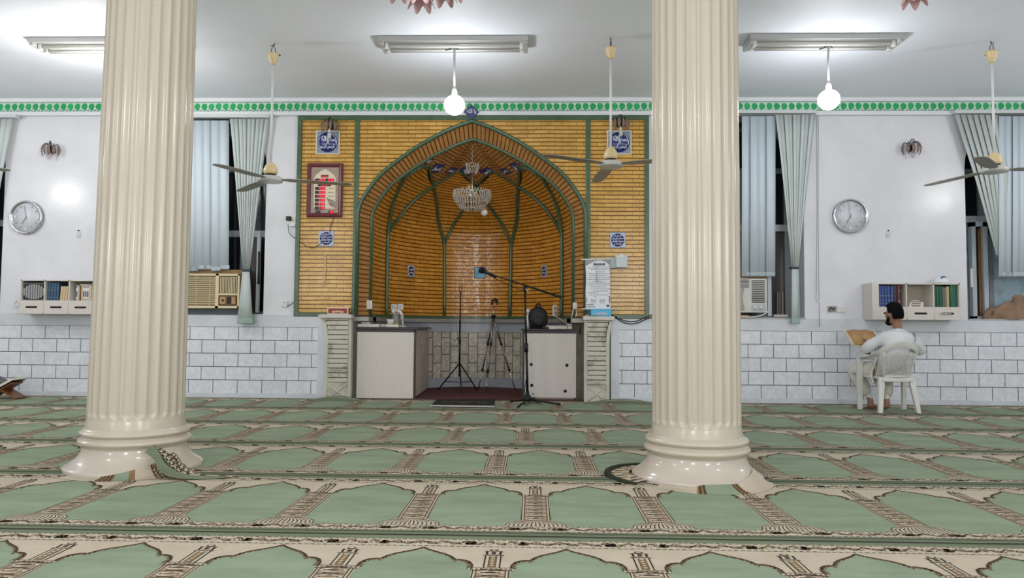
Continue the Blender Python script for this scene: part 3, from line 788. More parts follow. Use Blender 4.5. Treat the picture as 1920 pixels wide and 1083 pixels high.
collar(C1, h1, lambda t: .50+.07*max(0, (deg(t)-240)/100), radians(238), radians(342), c1, 'cream and green carpet flap climbing the base of the column by the beige air conditioner')
# rolled dark edge beside the right column and patterned scrap inside it
mb = MB(); pts = [(C2[0]-.04+.545*cos(radians(a))*1.02, C2[1]-.02+.43*sin(radians(a)), .018) for a in range(115, 226, 6)]
mb.tube(pts, [.010+.014*sin(pi*i/(len(pts)-1)) for i in range(len(pts))], 8, 0)
vs = []; n = 20
for i in range(n+1):
    a = radians(125+95*i/n)
    for r in (.40, .45, .50, .54): vs.append((C2[0]-.05+r*1.0*cos(a), C2[1]-.02+r*.8*sin(a), .017+.01*(.575-r)/.17))
for i in range(n):
    for j in range(3): mb.add([vs[i*4+j], vs[(i+1)*4+j], vs[(i+1)*4+j+1], vs[i*4+j+1]], [(0, 1, 2, 3)], (1, 3, 2, 1, 1)[(i*2+j) % 5])
tag(mb.build('carpet_edge_roll', [mat('carpet_dark_green', (52, 58, 46), .95, spec=.1), M_ccream, M_cbrown, M_ctan]), 'curled dark green carpet edge ringing the base of the column nearer the man', 'carpet edge')
# crumpled fold right of the left column
mb = MB(); sp_ = smoothcurve([Vector((C1[0]+.26, C1[1]-.37, .165)), Vector((C1[0]+.34, C1[1]-.42, .125)), Vector((C1[0]+.41, C1[1]-.46, .06)), Vector((C1[0]+.53, C1[1]-.47, .02)), Vector((C1[0]+.78, C1[1]-.40, .012))], 8)
n = len(sp_)-1; m = 26; vs = []
for i, p_ in enumerate(sp_):
    u = i/n; k = (1-u)**.7
    for j in range(m+1):
        v = j/m; w_ = v*.17*(.6+.4*k)+.02*u; fold = abs(sin(pi*v*2.5))**.8*(.030*k+.004)+(.07*k*sin(pi*min(1, v*.9))*(v > .05))*.55
        vs.append((p_.x+w_*.75+.008*sin(9*u+8*v), p_.y+w_*.75+.02*sin(2.5*pi*v)*k, max(.013, p_.z*(1-.45*v)+fold)))
for i in range(n):
    for j in range(m):
        v = j/m; mi = 0 if v < .22 else 1 if v < .30 else 0 if v < .42 else (2, 3, 2, 3, 1, 3)[(i*2+j*3+(i*j) % 3) % 6]
        mb.add([vs[i*(m+1)+j], vs[(i+1)*(m+1)+j], vs[(i+1)*(m+1)+j+1], vs[i*(m+1)+j+1]], [(0, 1, 2, 3)], mi, True)
tag(mb.build('crumpled_carpet_corner', [M_cedge, mat('carpet_dark_green', (70, 82, 66), .95), M_ccream, M_cbrown]), 'crumpled dark green carpet corner folded up against a column base', 'carpet fold')

# ================================================================ LIGHTS
M_bulb = mat('lit_bulb', (255, 255, 255), .3)
b_ = M_bulb.node_tree.nodes['Principled BSDF']; b_.inputs['Emission Color'].default_value = (.95, .97, 1, 1); b_.inputs['Emission Strength'].default_value = 66
def bulb(px, pyb, pyt, label):
    p = P(px, pyb, 7.86); t = thing('hanging_bulb', label, 'light bulb', p)
    top = P(px, pyt, 7.86); dz = CZ-p.z; dx = top.x-p.x
    MB().sph((0, 0, 0), .112, 24, 16, sc=(1, 1, .95)).build('bulb', M_bulb, t)  # sphere widened beyond the real bulb to stand in for its glow
    MB().lathe([(.03, .085), (.028, .15), (.024, .17), (.012, .20), (0, .205)], seg=16).build('socket', M_white, t)
    MB().tube([(0, 0, .19), (dx*.4-.004, 0, .45), (dx*.9, 0, dz-.08), (dx, 0, dz-.01)], .012, 8).build('hanging_tube', mat('grey_tube', (165, 165, 165), .5), t)
    MB().tube([(dx-.10, 0, dz-.10), (dx-.05, 0, dz-.085), (dx, 0, dz-.04), (dx+.04, 0, dz-.09)], .006, 6).build('hook', M_blackm, t)
    return t
bulb(852, 197, 85, 'bright round bulb hanging beside the blue diamond plaque')
bulb(1554, 187, 85, 'bright round bulb hanging on the side of the plastic chair and man')
def plamp(x, y, z, e, r=.12, c=(1, .985, .955)):
    l = bpy.data.lights.new('unseen_lamp', 'POINT'); l.energy = e; l.shadow_soft_size = r; l.color = c
    o = bpy.data.objects.new('unseen_lamp', l); o.location = (x, y, z); COL.objects.link(o)
for x, y, z, e in ((-4.8, 2.2, 3.2, 50), (-.8, 2.4, 3.2, 70), (3.6, 2.2, 3.2, 50), (7.0, 7.0, 3.25, 60), (-8.2, 7.2, 3.25, 70), (-4.9, 7.86, 3.35, 60), (-1.6, -2.6, 2.3, 270), (2.8, -2.6, 2.3, 240), (-6.5, -2.6, 2.3, 150), (7.0, -2.6, 2.3, 120)):  # unseen lamps: bulb rows continued, and low fill lights added behind the camera
    plamp(x, y, z, e)
w = bpy.data.worlds.new('world'); SC.world = w; w.use_nodes = True; w.node_tree.nodes['Background'].inputs[0].default_value = (.05, .06, .09, 1); w.node_tree.nodes['Background'].inputs[1].default_value = .2
SC.view_settings.view_transform = 'Standard'; SC.view_settings.look = 'None'; SC.view_settings.exposure = 0; SC.view_settings.gamma = 1
try:
    SC.cycles.use_denoising = True; SC.cycles.denoiser = 'OPENIMAGEDENOISE'; SC.cycles.max_bounces = 8; SC.cycles.diffuse_bounces = 5; SC.cycles.sample_clamp_indirect = 6
except Exception: pass

# ================================================================ CEILING FIXTURES
M_lampw = mat('lamp_housing_white', (168, 168, 166), .35)
M_tubeg = mat('unlit_tube', (205, 205, 200), .25)
def batten(cx, cy, L, label, group):
    t = thing('fluorescent_fixture', label, 'ceiling light', (cx, cy, CZ), 0, group)
    mb = MB()
    def tr(y0, z0, y1, z1, e0=0, e1=0):
        mb.add([(-L/2-e0, y0, z0), (L/2+e0, y0, z0), (L/2+e1, y1, z1), (-L/2-e1, y1, z1)], [(0, 1, 2, 3)])
    mb.box(-L/2-.02, L/2+.02, -.17, -.155, -.055, -.004, 0)
    tr(-.165, -.055, -.09, -.028); tr(-.09, -.028, -.06, -.055); tr(-.06, -.055, .0, -.028); tr(.0, -.028, .03, -.055); tr(.03, -.055, .10, -.028); tr(.10, -.028, .165, -.06)
    mb.box(-L/2-.01, L/2, .155, .17, -.06, -.004, 0); mb.box(-L/2, L/2, -.16, .16, -.012, -.002)
    mb.build('reflector_housing', M_lampw, t)
    for y in (-.055, .055):
        MB().tube([(-L/2+.07, y, -.075), (L/2-.07, y, -.075)], .016, 12).build('tube', M_tubeg, t)
        for s in (-1, 1):
            MB().box(*sorted((s*(L/2-.07), s*(L/2-.035))), y-.02, y+.02, -.10, -.02).build('tube_holder', M_white, t, bev=.004)
    for s in (-1, 1): MB().box(*sorted((s*(L/2-.03), s*(L/2+.015))), -.15, .15, -.08, -.01).build('end_cap', mat('end_cap_grey', (170, 170, 168), .4), t, bev=.008)
    return t
fx = batten(-.87, 7.86, 1.56, 'white twin-tube fluorescent fixture on the ceiling above the niche bulb', None)
dup(fx, (3.06, 7.84, CZ), 0, 'white twin-tube fluorescent fixture above the bulb on the seated man\'s side')
dup(fx, (-4.68, 7.86, CZ), 0, 'white twin-tube fluorescent fixture partly hidden by the column nearer the beige air conditioner')
M_blade = mat('fan_blade', (150, 146, 132), .4, var=.25, vscale=5)
M_hub = mat('fan_hub', (196, 196, 190), .25)
def fan(cx, cy, z, rz, label, group=None, src=None):
    t = thing('ceiling_fan', label, 'ceiling fan', (cx, cy, z), radians(rz), group)
    hz = CZ-z
    MB().lathe([(.125, -.03), (.13, -.015), (.13, .012), (.10, .03), (.05, .04)], seg=32).build('hub', M_hub, t)
    MB().lathe([(.062, .055), (.072, .07), (.074, .10), (.062, .14), (.035, .175), (.015, .185)], seg=28).build('motor_cover', M_cream, t)
    MB().lathe([(.05, .038), (.055, .056)], seg=20).build('motor_neck', M_blackm, t)
    MB().tube([(0, 0, .17), (0, 0, hz-.18)], .0125, 10).build('rod', mat('fan_rod_white', (222, 222, 222), .35), t)
    MB().lathe([(.022, hz-.235), (.030, hz-.215), (.048, hz-.18), (.058, hz-.13), (.060, hz-.115), (.054, hz-.118), (.03, hz-.16)], seg=24).build('canopy', M_cream, t)
    mb = MB(); mb.tube([(-.02, 0, hz-.13), (-.02, 0, hz-.06), (0, 0, hz-.03), (.02, 0, hz-.06), (.02, 0, hz-.12)], .004, 6); mb.tube([(0, 0, hz-.03), (.012, 0, hz-.0)], .005, 6); mb.tube([(.0, 0, hz-.02), (-.03, 0, hz-.035)], .004, 5); mb.tube([(.05, 0, hz-.12), (.075, 0, hz-.13)], .008, 6)
    mb.build('hook', M_blackm, t)
    for k in range(3):
        R = Matrix.Rotation(2*pi*k/3, 4, 'Z'); mb = MB(); vs = []
        st = [(.10, .028), (.16, .040), (.20, .058), (.40, .066), (.65, .064), (.82, .055), (.86, .03), (.875, .0)]
        for (r, w) in st:
            dz = -.02*(r-.1); tl = -.05
            for s in (-1, 1): vs.append(R @ Vector((r, s*w*1.15, dz+s*w*tl+.002)))
            for s in (1, -1): vs.append(R @ Vector((r, s*w*1.15, dz+s*w*tl-.004)))
        n = len(st)
        mb.add(vs, [(i*4+j, (i+1)*4+j, (i+1)*4+(j+1) % 4, i*4+(j+1) % 4) for i in range(n-1) for j in range(4)]+[(0, 3, 2, 1)], 0, False)
        mb.build('blade', M_blade, t)
    return t
def fanpos(px, py, Y): p = P(px, py, Y); return p.x, Y, p.z
a = fanpos(507, 336, 7.90); fan(*a, 13, 'three-blade ceiling fan whose blade crosses the red digital prayer clock')
a = fanpos(1145, 308, 7.76); fan(*a, 95, 'three-blade ceiling fan hanging before the upper calligraphy tile by the paper scroll')
a = fanpos(1865, 318, 7.90); fan(*a, 110, 'three-blade ceiling fan before the slanted blind of the window with the brown sack')
fan(-6.62, 7.88, 2.69, 0, 'three-blade ceiling fan mostly outside the photo with one blade tip over the leftmost blind')

# pink glass ceiling chandeliers, only their lowest shades in view
M_pink = mat('pink_glass', (226, 184, 188), .15, var=.15, vscale=8, alpha=.9)
def flowerlamp(px, py, Y, shades, label, fz=1.0):
    p = P(px, py, Y); t = thing('flower_chandelier', label, 'chandelier', p)
    MB().tube([(0, 0, .25), (0, 0, CZ-p.z)], .012, 8).build('rod', M_chrome, t)
    MB().lathe([(.0, .17), (.05, .19), (.06, .24), (.03, .30), (.012, .34)], seg=20).build('body', M_chrome, t)
    MB().lathe([(.06, CZ-p.z-.06), (.07, CZ-p.z-.002)], seg=20).build('canopy', M_chrome, t)
    for dx, dy, dz in shades:
        MB().tube(smoothcurve([(0, 0, .22), (dx*.5, dy*.5, .27), (dx*.9, dy*.9, .22), (dx, dy, dz+.14)], 5), .007, 6).build('arm', M_chrome, t)
        mb = MB(); vs = []; n = 36; m = 7
        for i in range(m+1):
            tt = i/m; r = .018+.052*tt**.6; 
            for j in range(n):
                th = 2*pi*j/n; pet = .5+.5*cos(6*th); rr = r*(1+.28*tt**2*pet); z = dz+.13-.13*tt+ .030*tt**3*(1-pet)*1.4+(-.012*(tt>.9))*pet
                vs.append((dx+rr*cos(th), dy+rr*sin(th), z))
        mb.add(vs, [(i*n+j, i*n+(j+1) % n, (i+1)*n+(j+1) % n, (i+1)*n+j) for i in range(m) for j in range(n)], 0, True)
        so = mb.build('flower_shade', M_pink, t); sm = so.modifiers.new('t', 'SOLIDIFY'); sm.thickness = .003
    return t
flowerlamp(790, 14, 4.6, [(0, 0, .0), (-.17, .05, .09), (.20, .02, .08), (.13, .12, .09)], 'pink glass flower chandelier above the centre, just its lowest shades in view')
flowerlamp(1715, 8, 5.0, [(0, 0, .0), (-.20, .05, .12), (.20, .05, .12)], 'pink glass flower chandelier towards the side of the seated man, one shade tip in view')

# ================================================================ CRYSTAL CHANDELIER in the niche
M_crys = mat('crystal_glass', (226, 220, 208), .08, trans=.35, spec=.8)
p = P(885, 377, 10.32); t = thing('crystal_chandelier', 'crystal basket chandelier hanging from the apex of the prayer niche', 'chandelier', (p.x, p.y, p.z))
apex = T.z-p.z
def crystals(rows, nm, seedv):
    mb = MB(); random.seed(seedv)
    for r, z, n, s in rows:
        for k in range(n):
            th = 2*pi*(k+random.uniform(-.15, .15)+.5*(z*100 % 2 > 1))/n; c = Vector((r*cos(th), r*sin(th), z))
            q = [c+Vector(v)*s for v in ((.6, 0, 0), (0, .6, 0), (-.6, 0, 0), (0, -.6, 0), (0, 0, 1.2), (0, 0, -1.2))]
            mb.add(q, [(0, 1, 4), (1, 2, 4), (2, 3, 4), (3, 0, 4), (1, 0, 5), (2, 1, 5), (3, 2, 5), (0, 3, 5)])
    o = mb.build(nm, M_crys, t, merge=False); return o
rows = [(.262, .10, 40, .022), (.258, .135, 40, .018), (.265, .07, 44, .017), (.255, .04, 42, .017), (.24, .01, 40, .017), (.222, -.02, 36, .017), (.20, -.05, 32, .017), (.175, -.08, 28, .017), (.15, -.105, 22, .017), (.11, -.12, 16, .016), (.06, -.13, 8, .016)]
o = crystals(rows, 'crystal_basket', 2); o['kind'] = 'stuff'
o = crystals([(.085, apex-.36, 14, .018), (.09, apex-.32, 16, .018), (.08, apex-.40, 12, .018), (.06, apex-.43, 8, .018)], 'crystal_crown', 3); o['kind'] = 'stuff'
mb = MB()
for r, z in ((.26, .115), (.25, .03), (.21, -.045), (.14, -.112)):
    mb.tube([(r*cos(2*pi*k/32), r*sin(2*pi*k/32), z) for k in range(32)], .006, 6, closed=True)
for k in range(8): mb.tube([(.26*cos(k*pi/4), .26*sin(k*pi/4), .115), (.2*cos(k*pi/4), .2*sin(k*pi/4), -.05), (.0, 0, -.13)], .004, 5)
mb.build('basket_frame', M_chrome, t)
MB().tube([(0, 0, -.12), (0, 0, apex-.30)], .009, 8).build('stem', M_chrome, t)
mb = MB()
for k in range(8):
    z = apex-.29+k*.032; a = k % 2
    mb.tube([(.009*cos(q)*(1-a), .009*cos(q)*a, z+.02*sin(q)) for q in [2*pi*i/10 for i in range(10)]], .003, 5, closed=True)
mb.build('chain', M_chrome, t)
for k in range(6):
    th = k*pi/3; x, y = .05*cos(th)-.0, .05*sin(th); MB().tube([(x, y, .06), (x, y, .14)], .008, 8).build('candle_sleeve', M_cream, t)
MB().lathe([(.008, .15), (.014, .165), (.015, .185), (.008, .215), (.0, .24)], c=(-.04, -.02, 0), seg=14).build('candle_bulb', M_tubeg, t)
q = P(908, 398, 10.4)-p
MB().sph(q, .052, 20, 14).build('globe', mat('opal_globe', (216, 212, 206), .3), t)

# ================================================================ WALL THINGS
def sconce(px, py, label, tile=False):
    y0 = D-.005 if not tile else D-.03; p = P(px, py, y0-.08); t = thing('wall_sconce', label, 'wall lamp', (p.x, y0, p.z))
    MB().box(-.035, .035, -.02, .0, -.03, .05).build('back_plate', M_blackm, t, bev=.006)
    mb = MB(); petals = [(-.105, -.05), (-.07, -.11), (-.02, -.14), (.03, -.14), (.075, -.11), (.10, -.05)]
    for x, y in petals: mb.tube(smoothcurve([(0, -.02, .02), (x*.4, y*.5, .075), (x*.85, y*.9, .085), (x, y, .055)], 4), .0045, 6)
    mb.tube(smoothcurve([(-.02, -.03, .02), (-.015, -.06, .10), (.0, -.08, .125), (.02, -.09, .10), (.025, -.06, .02)], 4), .006, 6)
    mb.build('arms', M_blackm, t)
    for i, (x, y) in enumerate(petals):
        w = MB(); vs = []; n = 9
        for k in range(n+1):
            s = k/n; z = .07-.15*s; bow = .022*sin(pi*s); wd = .004+.017*sin(pi*min(1, s*.9+.1)); d = Vector((x, y, 0)).normalized(); sd = Vector((-d.y, d.x, 0))
            c = Vector((x, y, z))+d*bow
            vs += [c-sd*wd, c+d*.008, c+sd*wd]
        w.add(vs, [(k*3+j, k*3+j+1, (k+1)*3+j+1, (k+1)*3+j) for k in range(n) for j in range(2)], 0, True)
        o = w.build('glass_petal', mat('smoky_pink_glass', (138, 116, 108), .15, alpha=.88), t); o.modifiers.new('t', 'SOLIDIFY').thickness = .004
    if tile:
        MB().lathe([(.013, -.04), (.016, -.06), (.016, -.09), (.010, -.095)], c=(.005, -.09, -.0), seg=14).build('lamp_socket', M_white, t)
        mb = MB(); mb.tube([(.005+.020*cos(a*.7), -.09+.020*sin(a*.7), -.10-.075*a/60) for a in range(61)], .0062, 6); mb.build('spiral_bulb', M_tubeg, t)
    else:
        MB().lathe([(.015, -.03), (.018, -.06), (.018, -.105), (.008, -.125), (0, -.128)], c=(0, -.08, 0), seg=14).build('glass_tip', mat('frosted_glass_tip', (196, 190, 188), .25, alpha=.85), t)
    return t
sconce(93, 281, 'wall sconce of smoky glass petals above the leftmost round clock')
sconce(1711, 278, 'wall sconce of smoky glass petals above the shelf with the white cap')
sconce(618, 236, 'wall sconce with spiral bulb above the digital prayer clock', True)
sconce(1163, 232, 'wall sconce with spiral bulb above the tile behind a fan', True)

def clock(px, py, hh, label):
    p = P(px, py, D-.02); t = thing('wall_clock', label, 'clock', (p.x, D-.004, p.z)); R = .232
    MB().lathe([(R-.035, -.02), (R-.028, -.045), (R-.01, -.055), (R, -.04), (R, 0)], seg=64, axis='y').build('rim', M_chrome, t)
    MB().lathe([(0, -.022), (R-.03, -.022), (R-.03, -.002)], seg=64, axis='y').build('dial', mat('clock_dial', (206, 210, 216), .35), t, fix=False)
    mb = MB(); mg = mat('clock_marks', (150, 152, 158), .3, metal=.4)
    for k in range(12):
        a = k*pi/6; big = k % 3 == 0
        if big: continue
        mb.tube([(sin(a)*.145, -.026, cos(a)*.145), (sin(a)*.178, -.026, cos(a)*.178)], .0035, 5)
    for k in range(60):
        a = k*pi/30; mb.tube([(sin(a)*.186, -.025, cos(a)*.186), (sin(a)*.192, -.025, cos(a)*.192)], .0012, 4)
    mb.build('hour_marks', mg, t)
    for s, (x, z) in (('12', (0, .16)), ('3', (.155, 0)), ('6', (0, -.16)), ('9', (-.155, 0))):
        textmesh(s, .062, mat('numeral_silver', (232, 234, 238), .2, metal=.3), 'numeral', t, wallT(x, -.026, z), bold=.001, depth=.003)
    ah, am = hh
    MB().tube([(-sin(am)*.03, -.031, -cos(am)*.03), (sin(am)*.165, -.031, cos(am)*.165)], .003, 5).build('minute_hand', mg, t)
    MB().tube([(-sin(ah)*.02, -.034, -cos(ah)*.02), (sin(ah)*.11, -.034, cos(ah)*.11)], .0045, 5).build('hour_hand', mg, t)
    return t
clock(50, 407, (radians(211), radians(349)), 'silver-rimmed round wall clock beside the leftmost blind')
clock(1594, 405, (radians(209), radians(352)), 'silver-rimmed round wall clock above the man at the wall shelf')

# calligraphy tiles
def rt_(x, y, z, w, h, m, nm, par, d=.012):
    return MB().box(x-w/2, x+w/2, y-d, y, z-h/2, z+h/2).build(nm, m, par, bev=.003)
YT = YF-.001
M_ctile = mat('speckled_tile', (120, 132, 152), .3, var=.5, vscale=60, darkcol=(205, 210, 215))
def stroke(mb, pts, r, x, z, y, s=1, n=5): mb.tube(smoothcurve([(x+a*s, y, z+b*s) for a, b in pts], n), r, 5, flat=.5, upv=(0, 1, 0))
def bismillah(px, py, label):
    p = P(px, py, YT); t = thing('calligraphy_tile', label, 'tile', (p.x, YT, p.z)); S_ = .33
    rt_(0, 0, 0, S_, S_, mat('cream_tile_border', (222, 214, 196), .3), 'border', t); rt_(0, -.010, 0, S_-.03, S_-.03, M_ctile, 'ground', t, .006)
    MB().lathe([(0, -.019), (.136, -.019), (.136, -.014)], seg=48, axis='y').build('roundel', M_navy, t, fix=False)
    y = -.021
    textmesh(arabic('بسم الله'), .10, M_letter, 'lettering', t, wallT(.015, y, .03), bold=.0015, fit=(.20, .115))
    textmesh(arabic('الرحمن الرحيم'), .08, M_letter, 'lettering', t, wallT(-.005, y, -.068), bold=.001, fit=(.20, .075))
    mb = MB(); arcp = [(.122*cos(radians(a)), .122*sin(radians(a))) for a in range(-20, 75, 8)]; stroke(mb, arcp, .0045, 0, 0, y); arcp = [(.122*cos(radians(a)), .122*sin(radians(a))) for a in range(150, 215, 8)]; stroke(mb, arcp, .0045, 0, 0, y)
    stroke(mb, [(.0, .125), (.002, .05), (.0, .0), (-.02, -.03)], .006, 0, 0, y); stroke(mb, [(-.10, .06), (-.06, .085), (-.03, .06), (-.06, .03)], .005, 0, 0, y)
    mb.build('sweeping_strokes', M_letter, t)
    return t
bismillah(615, 267, 'square blue calligraphy tile above the digital prayer clock')
bismillah(1161, 267, 'square blue calligraphy tile behind the ceiling fan by the paper scroll')
def roundtile(px, py, label):
    p = P(px, py, YT); t = thing('inscription_tile', label, 'tile', (p.x, YT, p.z))
    rt_(0, 0, 0, .205, .205, mat('pale_blue_tile', (172, 182, 208), .3), 'ground', t)
    MB().lathe([(0, -.015), (.086, -.015), (.086, -.011)], seg=40, axis='y').build('roundel', M_navy, t, fix=False)
    for i, (z, w, s) in enumerate(((.055, .10, 'اللهم صل على'), (.02, .15, 'محمد وعلى ال'), (-.018, .15, 'محمد وعجل'), (-.055, .10, 'فرجهم'))):
        s = s.replace('ى', 'ي'); textmesh(arabic(s), .04, M_letter, 'lettering', t, wallT(0, -.017, z), bold=.0012, fit=(w, .036))
    return t
roundtile(612, 447, 'small pale tile with round blue inscription above the hanging cord')
roundtile(1158, 450, 'small pale tile with round blue inscription above the grey junction boxes')
# diamond plaque over the apex
p = P(884, 210, D-.07); t = thing('diamond_plaque', 'navy diamond plaque with white lettering above the niche apex', 'plaque', (p.x, D-.062, p.z))
MB().prism([(0, -.105), (.105, 0), (0, .105), (-.105, 0)], lambda a, b: (a, -.014, b), lambda a, b: (a, 0, b)).build('plate', mat('slate_blue_plate', (58, 66, 112), .35), t)
textmesh(arabic('يا الله'), .08, M_letter, 'lettering', t, wallT(0, -.016, .005), bold=.001, fit=(.125, .075))
# inner small tiles on the vault: oriented on facet/apse by the local normal
def apsetile(px, py, size, words, label, m=M_navy, border=None, rot=0, vault=False, tilt=None):
    if vault:
        # intersect the ray with the star facets
        d = ray(px, py); best = None
        for sg in (-1, 1):
            Jw = [S(sg*abs(j[0]), j[1]) for j in J]
            tris = [(T, Jw[3], Jw[4]), (T, Jw[2], Jw[3]), (T, Jw[1], Jw[2])]
            fr = [L2W(x*sg, DD, z) for x, z in ia if x >= 0 and z > J[0][1]]; fr = [Jw[0]]+sorted(fr, key=lambda q: q.z)
            tris += [(Jw[1], a, b) for a, b in zip(fr, fr[1:])]
            for a, b, c in tris:
                n = (b-a).cross(c-a)
                if abs(n.dot(d)) < 1e-9: continue
                tt = n.dot(a-CAM)/n.dot(d); q = CAM+d*tt
                def same(u, v): return n.dot((v-u).cross(q-u)) >= -1e-6
                if same(a, b) and same(b, c) and same(c, a): best = (q, n.normalized())
        if best is None: return None
        q, n = best
        if n.dot(d) > 0: n = -n
    else:
        ph, z = hit(px, py); q = S(ph, z); n = (S(ph+.02, z)-S(ph-.02, z)).cross(Vector((0, 0, 1))).normalized()
        if n.dot(ray(px, py)) > 0: n = -n
    upv = Vector((0, 0, 1)); upv = (upv-n*upv.dot(n)).normalized(); rtv = upv.cross(n)
    M = Matrix((rtv, upv, n)).transposed().to_4x4(); M.translation = q+n*.004
    if rot: M = M @ Matrix.Rotation(radians(rot), 4, 'Z')
    t = thing('name_tile', label, 'tile', (0, 0, 0)); t.matrix_world = M
    w, h = size
    MB().box(-w/2, w/2, -h/2, h/2, -.01, .008).build('plate', m, t, bev=.002)
    if border: MB().box(-w/2-.012, w/2+.012, -h/2-.012, h/2+.012, -.011, .004).build('border', border, t)
    if words == 'oval':
        MB().lathe([(0, .010), (1, .010)], seg=30, T=Matrix.Diagonal((w*.42, h*.42, 1, 1))).build('oval', M_navy, t, fix=False)
        for k, s in enumerate(('الله', 'محمد')): textmesh(arabic(s), .05, M_letter, 'lettering', t, Matrix.Translation((0, h*.14-k*h*.28, .012)), bold=.001, fit=(w*.6, h*.2))
    elif words: textmesh(arabic(words), .05, M_letter if m is M_navy else mat('dark_blue_lettering', (30, 60, 120), .4), 'lettering', t, Matrix.Translation((0, 0, .010)), bold=.0012, fit=(w*.82, h*.62))
    return t
apsetile(819, 315, (.17, .21), 'يا سبحان', 'blue name tile on the vault, second from the left arch', vault=True, rot=8)
apsetile(802, 301, (.15, .15), 'يا كريم', 'blue name tile tucked beside the inner arch rib, highest of the left side', vault=True)
apsetile(846, 319, (.13, .15), 'يا رحيم', 'thin dark name tile just left of the chandelier crown, against the zigzag rib', vault=True)
apsetile(877, 320, (.15, .20), 'يا الله', 'blue name tile directly behind the chandelier stem', vault=True, rot=40)
apsetile(913, 321, (.16, .18), 'يا رحمن', 'blue diamond name tile just right of the chandelier stem', vault=True, rot=45)
apsetile(948, 320, (.13, .13), 'يا حي', 'thin dark name tile beyond the diamond one, right of the chandelier', vault=True)
apsetile(970, 313, (.17, .21), 'يا منان', 'blue name tile on the vault nearest the right arch rib', vault=True, rot=-5)
M_tb = mat('tile_grey_border', (150, 156, 170), .35)
apsetile(770, 508, (.13, .165), 'oval', 'small blue oval-patterned tile in the left bay of the niche', mat('pale_blue_tile', (172, 182, 208), .3), M_tb)
apsetile(1021, 508, (.13, .165), 'oval', 'small blue oval-patterned tile in the right bay of the niche', mat('pale_blue_tile', (172, 182, 208), .3), M_tb)
apsetile(900, 511, (.17, .165), 'يا مهدي', 'turquoise lettered tile behind the microphone head', mat('turquoise_tile', (92, 176, 204), .3), mat('navy_edge', (30, 50, 90), .3))

# digital prayer clock
M_mar = mat('maroon_frame', (104, 42, 52), .28)
p = P(610, 357, YT); t = thing('digital_prayer_clock', 'maroon-framed digital prayer clock with red numerals', 'clock', (p.x, YT, p.z)); cw, ch = .485, .735
mb = MB()
for (w0, h0, y0), (w1, h1, y1) in (((cw, ch, 0), (cw, ch, -.035)), ((cw, ch, -.035), (cw-.035, ch-.035, -.055)), ((cw-.035, ch-.035, -.055), (cw-.075, ch-.075, -.05)), ((cw-.075, ch-.075, -.05), (cw-.11, ch-.11, -.03))):
    A = [(-w0/2, y0, -h0/2), (w0/2, y0, -h0/2), (w0/2, y0, h0/2), (-w0/2, y0, h0/2)]; B = [(-w1/2, y1, -h1/2), (w1/2, y1, -h1/2), (w1/2, y1, h1/2), (-w1/2, y1, h1/2)]
    mb.add(A+B, [(i, (i+1) % 4, (i+1) % 4+4, i+4) for i in range(4)])
mb.build('frame', M_mar, t)
iw, ih = cw-.11, ch-.11
MB().box(-iw/2, iw/2, -.03, -.002, -ih/2, ih/2).build('face', mat('clock_face_pattern', (168, 152, 136), .4, var=.4, vscale=90), t)
prf = [(-.148, -ih/2+.06), (-.148, .16), (-.13, .20), (-.07, .25), (0, .29), (.07, .25), (.13, .20), (.148, .16), (.148, -ih/2+.06)]
MB().prism(prf, lambda a, b: (a, -.032, b), lambda a, b: (a, -.029, b)).build('arched_panel', mat('clock_panel_cream', (220, 208, 182), .4), t)
mb = MB(); mb.prism([(.02, -.10), (.16, -.16), (.16, -.25), (.08, -.22)], lambda a, b: (a, -.0335, b), lambda a, b: (a, -.031, b)); mb.build('panel_shape', mat('clock_grey_shape', (150, 140, 126), .5), t)
M_led = mat('led_red', (255, 36, 76), .4, emis=.9); M_ledbg = mat('led_window', (40, 5, 10), .3)
SEG = {'0': 'abcdef', '1': 'bc', '2': 'abged', '3': 'abgcd', '4': 'fgbc', '5': 'afgcd', '6': 'afgedc', '7': 'abc', '8': 'abcdefg', '9': 'abcdfg'}
def led(txt, xr, z, h, bw, bh, bx):
    MB().box(bx-bw/2, bx+bw/2, -.036, -.030, z-bh/2, z+bh/2).build('display_window', M_ledbg, t)
    mb = MB(); w = h*.52; s = h*.085; x = xr; y0, y1 = -.0385, -.0365
    for chx in reversed(txt):
        if chx in SEG:
            x -= w
            R_ = {'a': (s, w-s, h-s*2, h), 'g': (s, w-s, h/2-s, h/2+s), 'd': (s, w-s, 0, s*2), 'f': (0, 2*s, h/2, h), 'b': (w-2*s, w, h/2, h), 'e': (0, 2*s, 0, h/2), 'c': (w-2*s, w, 0, h/2)}
            for c in SEG[chx]:
                a, b, c0, d0 = R_[c]; mb.box(x+a, x+b, y0, y1, z-h/2+c0, z-h/2+d0)
            x -= h*.16
        elif chx == ':':
            x -= s*1.5; mb.box(x, x+s*2, y0, y1, z+h*.12, z+h*.25); mb.box(x, x+s*2, y0, y1, z-h*.25, z-h*.12); x -= h*.10
        elif chx == '.':
            x -= s*1.5; mb.box(x, x+s*2, y0, y1, z-h*.5, z-h*.36); x -= h*.12
        else: x -= w*.8
    mb.build('red_numerals', M_led, t)
led('2025. 3.20', .118, .135, .036, .262, .044, -.003)
led('', 0, .19, .01, .10, .034, -.003)
MB().box(-.04, .04, -.0385, -.0365, .183, .192).build('red_bar', M_led, t)
led('', 0, .066, .02, .18, .026, -.005); MB().tube([(-.05+.012*k, -.038, .066+(.004 if k % 2 else -.004)) for k in range(10)], .0022, 4).build('red_script', M_led, t)
for i, s_ in enumerate(('4:33', '5:50', '11:53', '3:20', '6:00', '7:10')): led(s_, .0, .022-i*.0535, .036, .14, .042, -.062)
led('25', .122, -.298, .034, .066, .042, .093); led('', 0, -.298, .02, .064, .040, -.085)
